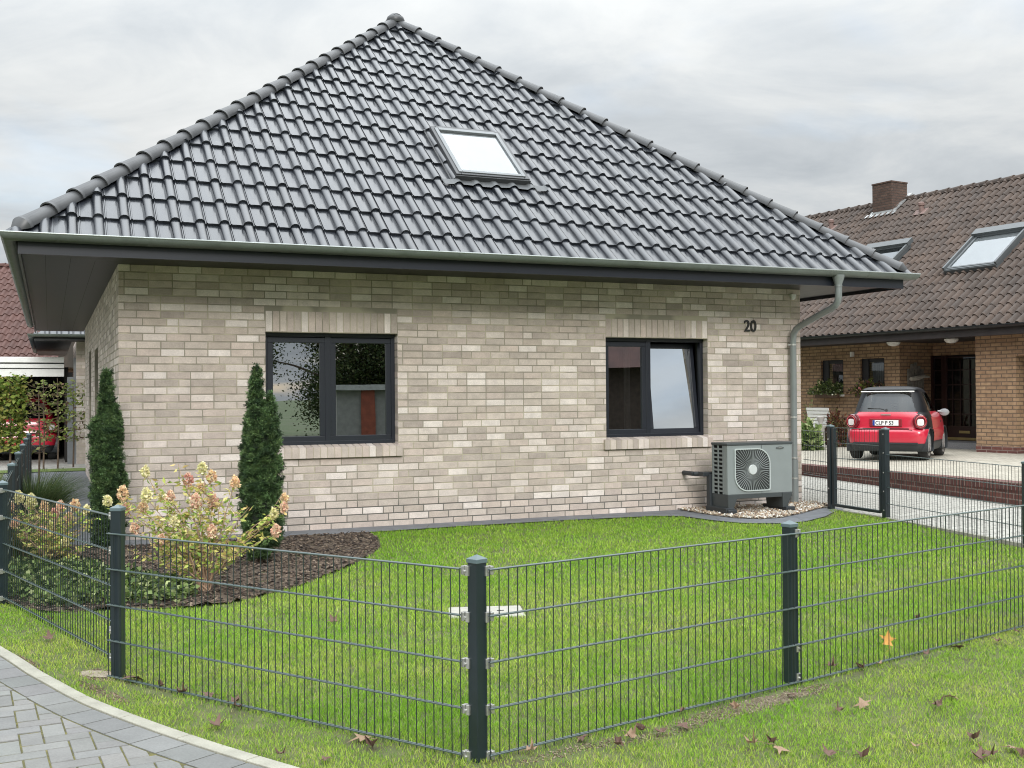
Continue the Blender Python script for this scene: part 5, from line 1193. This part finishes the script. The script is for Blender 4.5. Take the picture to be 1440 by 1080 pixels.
# ------------------------------------------------------------------ small car
def superell(w, y0, y1, n, ex=4.5):
    P = []
    for k in range(n):
        t = 2*PI*k/n; c, s_ = math.cos(t), math.sin(t)
        P.append((w*math.copysign(abs(c)**(2/ex),c), (y0+y1)/2+(y1-y0)/2*math.copysign(abs(s_)**(2/ex),s_)))
    return P
def small_car(name, loc, rz, label, red, cell, plate=True, painted_glint=True, sc=1):
    root = empty(name, loc, rz, label, 'car'); root.scale = (sc,)*3; N = 192
    lv = [(.17,.69,.10,2.42),(.22,.735,.05,2.46),(.30,.755,.015,2.49),(.36,.765,.0,2.50),(.46,.775,-.005,2.50),(.54,.772,.0,2.49),(.585,.765,.02,2.475),(.60,.755,.07,2.46),(.66,.752,.085,2.43),(.74,.745,.09,2.38),(.82,.732,.10,2.28),(.88,.715,.115,2.12),(.91,.70,.13,1.98),(.93,.692,.14,1.90),(1.0,.672,.17,1.80),(1.1,.640,.215,1.68),(1.2,.605,.262,1.56),(1.27,.578,.295,1.46),(1.30,.566,.30,1.42),(1.33,.552,.305,1.36),(1.36,.535,.27,1.28),(1.385,.50,.30,1.20),(1.41,.43,.42,1.08),(1.425,.28,.6,.95),(1.43,.05,.75,.85)]
    fine_lv = []
    for a_, b_ in zip(lv[:-1], lv[1:]):
        nn = max(1, int((b_[0]-a_[0])/.028)) if a_[0] < .7 else 1
        for i in range(nn): t = i/nn; fine_lv.append(tuple(p_+(q_-p_)*t for p_, q_ in zip(a_,b_)))
    fine_lv.append(lv[-1]); rings = [[(x,y,z) for x,y in superell(w,y0,y1,N,7.5 if z < .62 else (6 if z < .9 else 4.2))] for z,w,y0,y1 in fine_lv]
    fam = {k: MB() for k in ('body','bumper','tailgate','door','rear_window','side_window','windscreen','fender','skirt')}
    def cls(p):
        x,y,z = p; w_ = abs(x)
        rear = y < .42 and w_ < .60*(1 if z < .95 else .93); zl = z
        if z > 1.335: return 'body'
        if z > .93:
            if y < .45: return 'rear_window' if (w_ < .52*(1-.28*(z-.93)/.37)+.02 and z < 1.29) else 'body'
            if y > 1.9-(z-.93)*1.3 -.12 and w_ < .55: return 'windscreen'
            if .62+(z-.93)*.1 < y < 1.78-(z-.93)*1.15 and z < 1.29: return 'side_window'
            return 'body'
        if z < .34: return 'skirt'
        if y < .30 and z < .595: return 'bumper'
        if y < .62 and z < .595 and z > .40: return 'bumper'
        if y < .25 and z >= .595 and w_ < .56: return 'tailgate'
        if .72 < y < 1.62 and z > .36: return 'door'
        if y > 1.66: return 'fender'
        return 'body'
    for i in range(len(rings)-1):
        for k in range(N):
            k2 = (k+1)%N; q = [rings[i][k],rings[i][k2],rings[i+1][k2],rings[i+1][k]]; c = [sum(p[j] for p in q)/4 for j in range(3)]
            if abs(c[0]) > .55 and min((c[1]-yw)**2+(c[2]-.293)**2 for yw in (.47,2.08)) < .325**2: continue
            fam[cls(c)].add(q, [(0,1,2,3)])
    def weld(mb):
        d = {}; nv = []; mp_ = []
        for p in mb.v:
            key = tuple(round(c,5) for c in p)
            if key not in d: d[key] = len(nv); nv.append(p)
            mp_.append(d[key])
        mb.v = nv; mb.f = [tuple(mp_[i] for i in f) for f in mb.f]; return mb
    body = weld(fam['body']).build('body', cell, root, smooth=50)
    def sided(k, mt, sm):
        for sg in (-1,1):
            h = MB()
            for f in fam[k].f:
                q = [fam[k].v[i] for i in f]
                if sum(p[0] for p in q)*sg > 0: h.add(q, [(0,1,2,3)])
            if h.f: weld(h).build(k, mt, root, smooth=sm)
    for k, mt in (('bumper',red),('tailgate',red),('fender',red),('skirt',M_blkp)): weld(fam[k]).build(k, mt, root, smooth=50)
    sided('door', red, 50)
    gl = glassmat('car_glass',.05,see=.3)
    for k in ('rear_window','windscreen'): weld(fam[k]).build(k, gl, root, smooth=60)
    sided('side_window', gl, 60)
    # seats glimpsed inside
    m = MB()
    for x in (-.3,.3): m.box(x-.22,.85,.35,x+.22,1.0,1.12); m.box(x-.12,.87,1.12,x+.12,.95,1.27)
    m.box(-.6,.5,.3,.6,1.6,.6); m.build('seat', mat('seat_grey',(.10,.10,.10),.9), root, bevel=.03)
    # wheels
    for x in (-1,1):
        for y in (.47,2.08):
            m = MB(); xo = x*.722; a = (x,0,0)
            prof = [(.20,-.17),(.27,-.17),(.292,-.15),(.296,-.09),(.292,-.02),(.275,.0),(.212,.0),(.205,-.07)]
            Mw = Matrix.Translation((xo,y,.293)) @ Matrix.Rotation(PI/2*x,4,'Y'); m.lathe(prof, n=30, M=Mw)
            wh = m.build('wheel', mat('tyre',(.02,.02,.02),.85,var=.1), root, smooth=40)
            m = MB(); m.lathe([(.03,-.02),(.045,.0),(.04,.006),(.01,.008)], n=14, M=Mw)
            for k in range(8):
                t = 2*PI*k/8; r_ = Matrix.Rotation(t,4,'Z'); m.box(.03,-.018,-.02,.205,.018,.004,M=Mw @ r_)
            m.lathe([(.195,-.03),(.195,.0),(.212,.002),(.212,-.03)], n=30, M=Mw)
            m.build('rim', mat('alloy',(.6,.6,.6),.3,.7,var=.05), wh, smooth=40)
            m = MB(); m.lathe([(.318,-.20),(.318,.0),(.332,.004),(.336,-.20)], n=36, M=Matrix.Translation((x*.757,y,.293)) @ Matrix.Rotation(PI/2*x,4,'Y')); m.v = [(a_,b_,max(c_,.16)) for a_,b_,c_ in m.v]; m.f = m.f[:-2]; m.c = m.c[:-2]; m.build('wheel_arch', M_blkp, body)
    # lights
    for x in (-1,1):
        Ml = Matrix.Translation((x*.640,.075,.745)) @ Matrix.Rotation(R(24)*x,4,'Z') @ Matrix.Rotation(PI/2,4,'X')
        m = MB(); m.lathe([(.125,-.1),(.128,.0),(.118,.022),(.10,.026)], n=24, M=Ml @ Matrix.Diagonal((1,1.12,1,1))); tlb = m.build('tail_light', mat('lamp_red',(.10,.006,.012),.15,coat=.8,var=.05), root, smooth=40)
        m = MB(); M3 = Ml @ Matrix.Translation((-.005*x,-.012,.026)); pts = superell(.062,-.062,.062,20,4); m.prism([(a,b_) for a,b_ in pts], 0, .006, M=M3); m.build('lens', mat('lens_white',(.75,.70,.70),.2,coat=.5), tlb)
        m = MB(); m.lathe([(.085,.022),(.095,.032),(.108,.022)], n=24, M=Ml @ Matrix.Diagonal((1,1.1,1,1))); m.build('light_ring', mat('ring_red',(.5,.05,.06),.2,coat=.5), tlb, smooth=60)
        m = MB(); m.lathe([(.02,0),(.09,.02),(.10,.06),(.085,.1),(.03,.115)], n=14, M=Matrix.Translation((x*.80,1.72,.90)) @ Matrix.Rotation(-PI/2,4,'X') @ Matrix.Diagonal((1,.75,.9,1))); m.tube([(x*.68,1.72,.92),(x*.8,1.74,.9)],.02,6); m.build('mirror', mat('mirror_shell',(.25,.26,.27),.25,coat=.4), root, smooth=50)
    m = MB(); m.tube([(.0,.155,.955),(-.10,.17,.985),(-.36,.165,1.0)], [.012,.011,.006], 6); m.disc((0,.165,.955),(0,-1,.3),.034,.028,.02,14); m.build('wiper', mat('wiper_black',(.02,.02,.02),.5), root)
    m = MB(); M4 = Matrix.Translation((0,0,0)); m.box(-.50,.235,1.312,.50,.30,1.334); m.build('spoiler', M_white if painted_glint else red, root, bevel=.01)  # white strip is the highlight on the rear roof edge, painted as colour
    m = MB(); m.box(-.43,.055,.595,.43,.09,.615); m.box(-.50,.02,.578,.50,.05,.592); m.build('tailgate_gap', mat('gap_black',(.01,.01,.01),.6), root)
    m = MB(); m.box(-.60,-.012,.315,.60,.03,.345); m.build('bumper_trim', M_blkp, root)
    m = MB(); m.box(-.09,.085,.865,.09,.10,.885); m.build('emblem', M_galv, root)
    if plate:
        m = MB(); m.box(-.30,.065,.645,.30,.088,.80); m.build('plate_recess', mat('recess_red',(.22,.012,.02),.4), root, bevel=.01)
        m = MB(); m.box(-.24,.052,.668,.24,.066,.772); pl = m.build('number_plate', mat('plate_white',(.8,.8,.8),.4,var=.02), root)
        m = MB(); m.box(-.238,.050,.669,-.20,.0525,.771); m.build('blue_band', mat('plate_blue',(.01,.04,.25),.4), pl)
        text('CLP P 53', .098, (-.190,.051,.686), (PI/2,0,0), mat('number_black',(.02,.02,.02),.4), pl, 'plate_lettering', off=.0018, ext=.0006, sx=.93)
    return root
M_red = mat('car_red', (.52,.018,.045), .28, var=.03, coat=.9, spec=.5); M_cell = mat('car_black', (.006,.007,.009), .42, var=.02, coat=.05, spec=.35)
small_car('parked_car', (7.17,21.05,.236), R(-30.5), 'small red car with black roof parked on the raised driveway', M_red, M_cell)

# ================================================================== BACK LEFT: carport, car, house with red roof
def hv3(u,v,z=0): p = hw(u,v); return (p[0],p[1],z)
cp = empty('carport', hv3(-.36,15.45), TH, 'flat roofed carport with white fascia bands beside the brick wing', 'carport')
m = MB(); m.box(-9,0,2.06,-.0,.05,2.24); m.box(-9,-.03,2.26,0,.05,2.36); m.box(-9,-.06,2.39,0,.05,2.52); m.build('fascia', M_white, cp, bevel=.01)
m = MB(); m.box(-9,.05,2.2,0,6,2.5); m.build('roof', M_blkp, cp)
m = MB(); m.box(-9,6,0,.3,6.1,2.3); m.box(-9.1,.5,0,-9,6,2.3); m.box(.02,.6,0,.1,6,2.3); m.build('back_wall', mat('dark_boards',(.02,.018,.016),.8,var=.2), cp)
for x in (-3.6,-7.5): m = MB(); m.box(x,.1,0,x+.1,.2,2.2); m.build('post', M_white, cp)
small_car('parked_car', hv3(-1.36,17.1,.01), TH+R(-3), 'red car parked in the dark carport behind the slim trees', M_red, M_red, False, False, 1.12)
rh = empty('red_roof_house', (-21.5,36,0), R(2), 'house with steep reddish brown tiled roof behind the carport', 'house')
m = MB(); rrz = lambda t: 2.75+.80*(t+.6)
rt = tile_field(lambda s,t,z: (s,t,z), -9, 6.6, 15, tw=.26, c0=0, row=.30, vk=-.3, prof=[(a*1.3,h) for a,h in NP], lift=.03, lip=.03, rz=rrz, cs=math.cos(math.atan(.8)), sn=math.sin(math.atan(.8)), jit=.004)
rt = clip(rt, [((0,4.0,0),(0,1,0)),((6.6,0,0),(1,0,0))]); rr_ = rt.build('roof', mat('red_brown_tile',(.082,.036,.028),.7,var=.25,vs=2), rh, smooth=45)
m = MB(); m.add([(-9,-.5,2.6),(6.5,-.5,2.6),(6.5,4,rrz(4)-.06),(-9,4,rrz(4)-.06),(6.5,8.5,2.6),(-9,8.5,2.6)], [(0,1,2,3),(3,2,4,5),(1,4,2),(0,3,5)]); m.build('roof_deck', M_nt, rr_)
m = MB(); cap_run(m, (6.6,4,rrz(4)), (-9,4,rrz(4)), 40, .12, .105, 1, False, 7); m.build('ridge_cap', MATS['red_brown_tile'], rr_, smooth=50)
m = MB(); m.box(-8.6,0,0,6.2,8,2.7); m.build('wall', brickmat('red_brick',lin(120,70,55),lin(100,58,46),lin(130,115,100)), rh)

# ================================================================== ACROSS THE STREET (seen as reflections in the panes)
def broad_tree(x, y, H, rad, n, label, seed=1):
    r = np.random.default_rng(seed); root = empty('broad_tree', (x,y,-.1), 0, label, 'tree')
    m = MB(); m.tube([(0,0,0),(.1,0,H*.25),(0,.1,H*.55),(.1,0,H*.85)], [.22,.17,.1,.03], 8); cl = []
    for k in range(40):
        a = r.random()*2*PI; zb_ = H*(.08+.84*r.random()); q = rad*(.35+.6*r.random())*math.sin(PI*min(1,(zb_/H)*.9+.12)); e = Vector((q*math.cos(a),q*math.sin(a),zb_+.6))
        m.tube([(0,0,zb_*.75),e*.6+Vector((0,0,zb_*.35)),e], [.07,.04,.012], 5); cl.append(e)
    m.build('trunk', M_bark, root); C_ = np.array([tuple(c) for c in cl])[r.integers(0,40,n)]; u = r.standard_normal((n,3)); P_ = C_+u*rad*.12
    cloud_obj('crown', [leaf_cloud(P_,.11,[(.04,.07,.02),(.07,.10,.03),(.03,.045,.018),(.10,.11,.04)],.6)], M_leaf, root); return root
broad_tree(17.9,-13.0,8.5,4.4,90000,'broad leafy tree across the street, mirrored in the left window',2)
broad_tree(20.5,-11.5,9.5,4.6,60000,'second leafy tree across the street, further from the road',3)
gg = empty('garage', (18.2,-7.75,0), math.atan2(.58,.81), 'white garage with reddish brown corner pier across the street', 'garage')
m = MB(); m.box(-4,0,0,4,5,1.75); m.build('wall', mat('offwhite_render',(.22,.22,.21),.8), gg)
m = MB(); m.box(-4.2,-.2,1.75,4.2,5.2,1.92); m.build('roof', mat('pale_flashing',(.42,.43,.43),.4), gg)
for x in (-3.2,1.6): m = MB(); m.box(x,4.98,0,x+.45,5.1,1.76); m.box(x,-.1,0,x+.45,.02,1.76); m.build('pier', mat('rust_brick',(.22,.06,.035),.8,var=.2), gg)
oh = empty('opposite_house', (27,-7.5,0), R(52), 'dark brick house with red roof across the street, mirrored in a pane', 'house')
m = MB(); m.box(-7,-4,0,7,4,2.7); m.build('wall', mat('dark_brick_plain',(.07,.05,.04),.8,var=.3), oh)
m = MB(); m.add([(-7.6,-4.7,2.6),(7.6,-4.7,2.6),(7.6,0,6.2),(-7.6,0,6.2),(7.6,4.7,2.6),(-7.6,4.7,2.6)], [(0,1,2,3),(3,2,4,5),(0,3,5),(1,4,2),(0,5,4,1)]); m.build('roof', MATS['red_brown_tile'], oh)

# ================================================================== SKY, SUN, CAMERA
SUN_EL, SUN_AZ = 27, 168          # azimuth measured from +Y (north) clockwise
W = bpy.data.worlds.new('World'); S.world = W; W.use_nodes = True; nt = W.node_tree; N = nt.nodes.new; L = nt.links.new
for nd in list(nt.nodes): nt.nodes.remove(nd)
out = N('ShaderNodeOutputWorld'); sky = N('ShaderNodeTexSky'); sky.sky_type = 'NISHITA'; sky.sun_disc = False; sky.sun_elevation = R(SUN_EL); sky.sun_rotation = R(SUN_AZ)
b1 = N('ShaderNodeBackground'); b1.inputs['Strength'].default_value = .11; L(sky.outputs[0], b1.inputs['Color'])
tc = N('ShaderNodeTexCoord'); sx = N('ShaderNodeSeparateXYZ'); L(tc.outputs['Generated'], sx.inputs[0])
def math_(op, a, b=None, clamp=False):
    n = N('ShaderNodeMath'); n.operation = op; n.use_clamp = clamp
    for i, v in enumerate((a,b)):
        if v is None: continue
        if isinstance(v,(int,float)): n.inputs[i].default_value = v
        else: L(v, n.inputs[i])
    return n.outputs[0]
zc = math_('MAXIMUM', sx.outputs['Z'], 0.0); den = math_('ADD', zc, .16)
cb = N('ShaderNodeCombineXYZ'); L(math_('DIVIDE', sx.outputs['X'], den), cb.inputs[0]); L(math_('DIVIDE', sx.outputs['Y'], den), cb.inputs[1])
def noise(scale, detail, rough, dist=0, off=(0,0,0), st=(1,1,1)):
    mp = N('ShaderNodeMapping'); mp.inputs['Location'].default_value = off; mp.inputs['Scale'].default_value = st; L(cb.outputs[0], mp.inputs[0])
    n = N('ShaderNodeTexNoise'); n.inputs['Scale'].default_value = scale; n.inputs['Detail'].default_value = detail; n.inputs['Roughness'].default_value = rough; n.inputs['Distortion'].default_value = dist; L(mp.outputs[0], n.inputs['Vector']); return n.outputs['Fac']
n1 = noise(.55,7,.55,.35,(3.1,1.7,0)); n2 = noise(1.9,8,.6,.5,(7.3,2.2,0),(1,1.25,1))
mixn = math_('ADD', math_('MULTIPLY', n1, .62), math_('MULTIPLY', n2, .38))
cr = N('ShaderNodeValToRGB'); e = cr.color_ramp.elements; e[0].position = .36; e[0].color = (.54,.585,.625,1); e[1].position = .64; e[1].color = (.94,.955,.95,1)
k = e.new(.46); k.color = (.68,.72,.75,1); k = e.new(.54); k.color = (.82,.845,.85,1); L(mixn, cr.inputs[0])
# overcast sky: brighter overhead than at the horizon
grad = math_('ADD', math_('MULTIPLY', math_('POWER', zc, 2.5), 3.1), .46)
vm = N('ShaderNodeVectorMath'); vm.operation = 'SCALE'; L(cr.outputs[0], vm.inputs[0]); L(grad, vm.inputs['Scale'])
b2 = N('ShaderNodeBackground'); b2.inputs['Strength'].default_value = 1.0; L(vm.outputs[0], b2.inputs['Color'])
mxs = N('ShaderNodeMixShader'); gap = math_('MULTIPLY', math_('SUBTRACT', noise(.8,5,.55,.2,(1.2,9.1,0)), .56, True), 3.0, True)
L(math_('SUBTRACT', 1.0, math_('MULTIPLY', gap, .8)), mxs.inputs[0]); L(b1.outputs[0], mxs.inputs[1]); L(b2.outputs[0], mxs.inputs[2]); L(mxs.outputs[0], out.inputs[0])
sl = bpy.data.lights.new('sun','SUN'); sl.energy = 1.15; sl.angle = R(22); sl.color = (1,.975,.94); so_ = bpy.data.objects.new('sun', sl); COL.objects.link(so_)
az = R(SUN_AZ); el = R(SUN_EL); dv = Vector((math.sin(az)*math.cos(el), math.cos(az)*math.cos(el), math.sin(el)))   # towards the sun
so_.rotation_euler = dv.to_track_quat('Z','Y').to_euler(); so_.location = (0,-20,30)
cam = bpy.data.cameras.new('camera'); cam.sensor_width = 36; cam.lens = 1537.4/1440*36; cam.clip_end = 2000; cam.clip_start = .05
co = bpy.data.objects.new('camera', cam); COL.objects.link(co); co.location = (0,0,1.542)
co.matrix_world = Matrix.Translation((0,0,1.542)) @ Matrix.Rotation(PI/2+.0103,4,'X') @ Matrix.Rotation(-.0075,4,'Z')
S.camera = co
S.view_settings.view_transform = 'Standard'; S.view_settings.look = 'None'; S.view_settings.exposure = .82; S.view_settings.gamma = 1
S.cycles.pixel_filter_type = 'BLACKMAN_HARRIS'; S.cycles.filter_width = 1.05
S.cycles.max_bounces = 6; S.cycles.transparent_max_bounces = 12
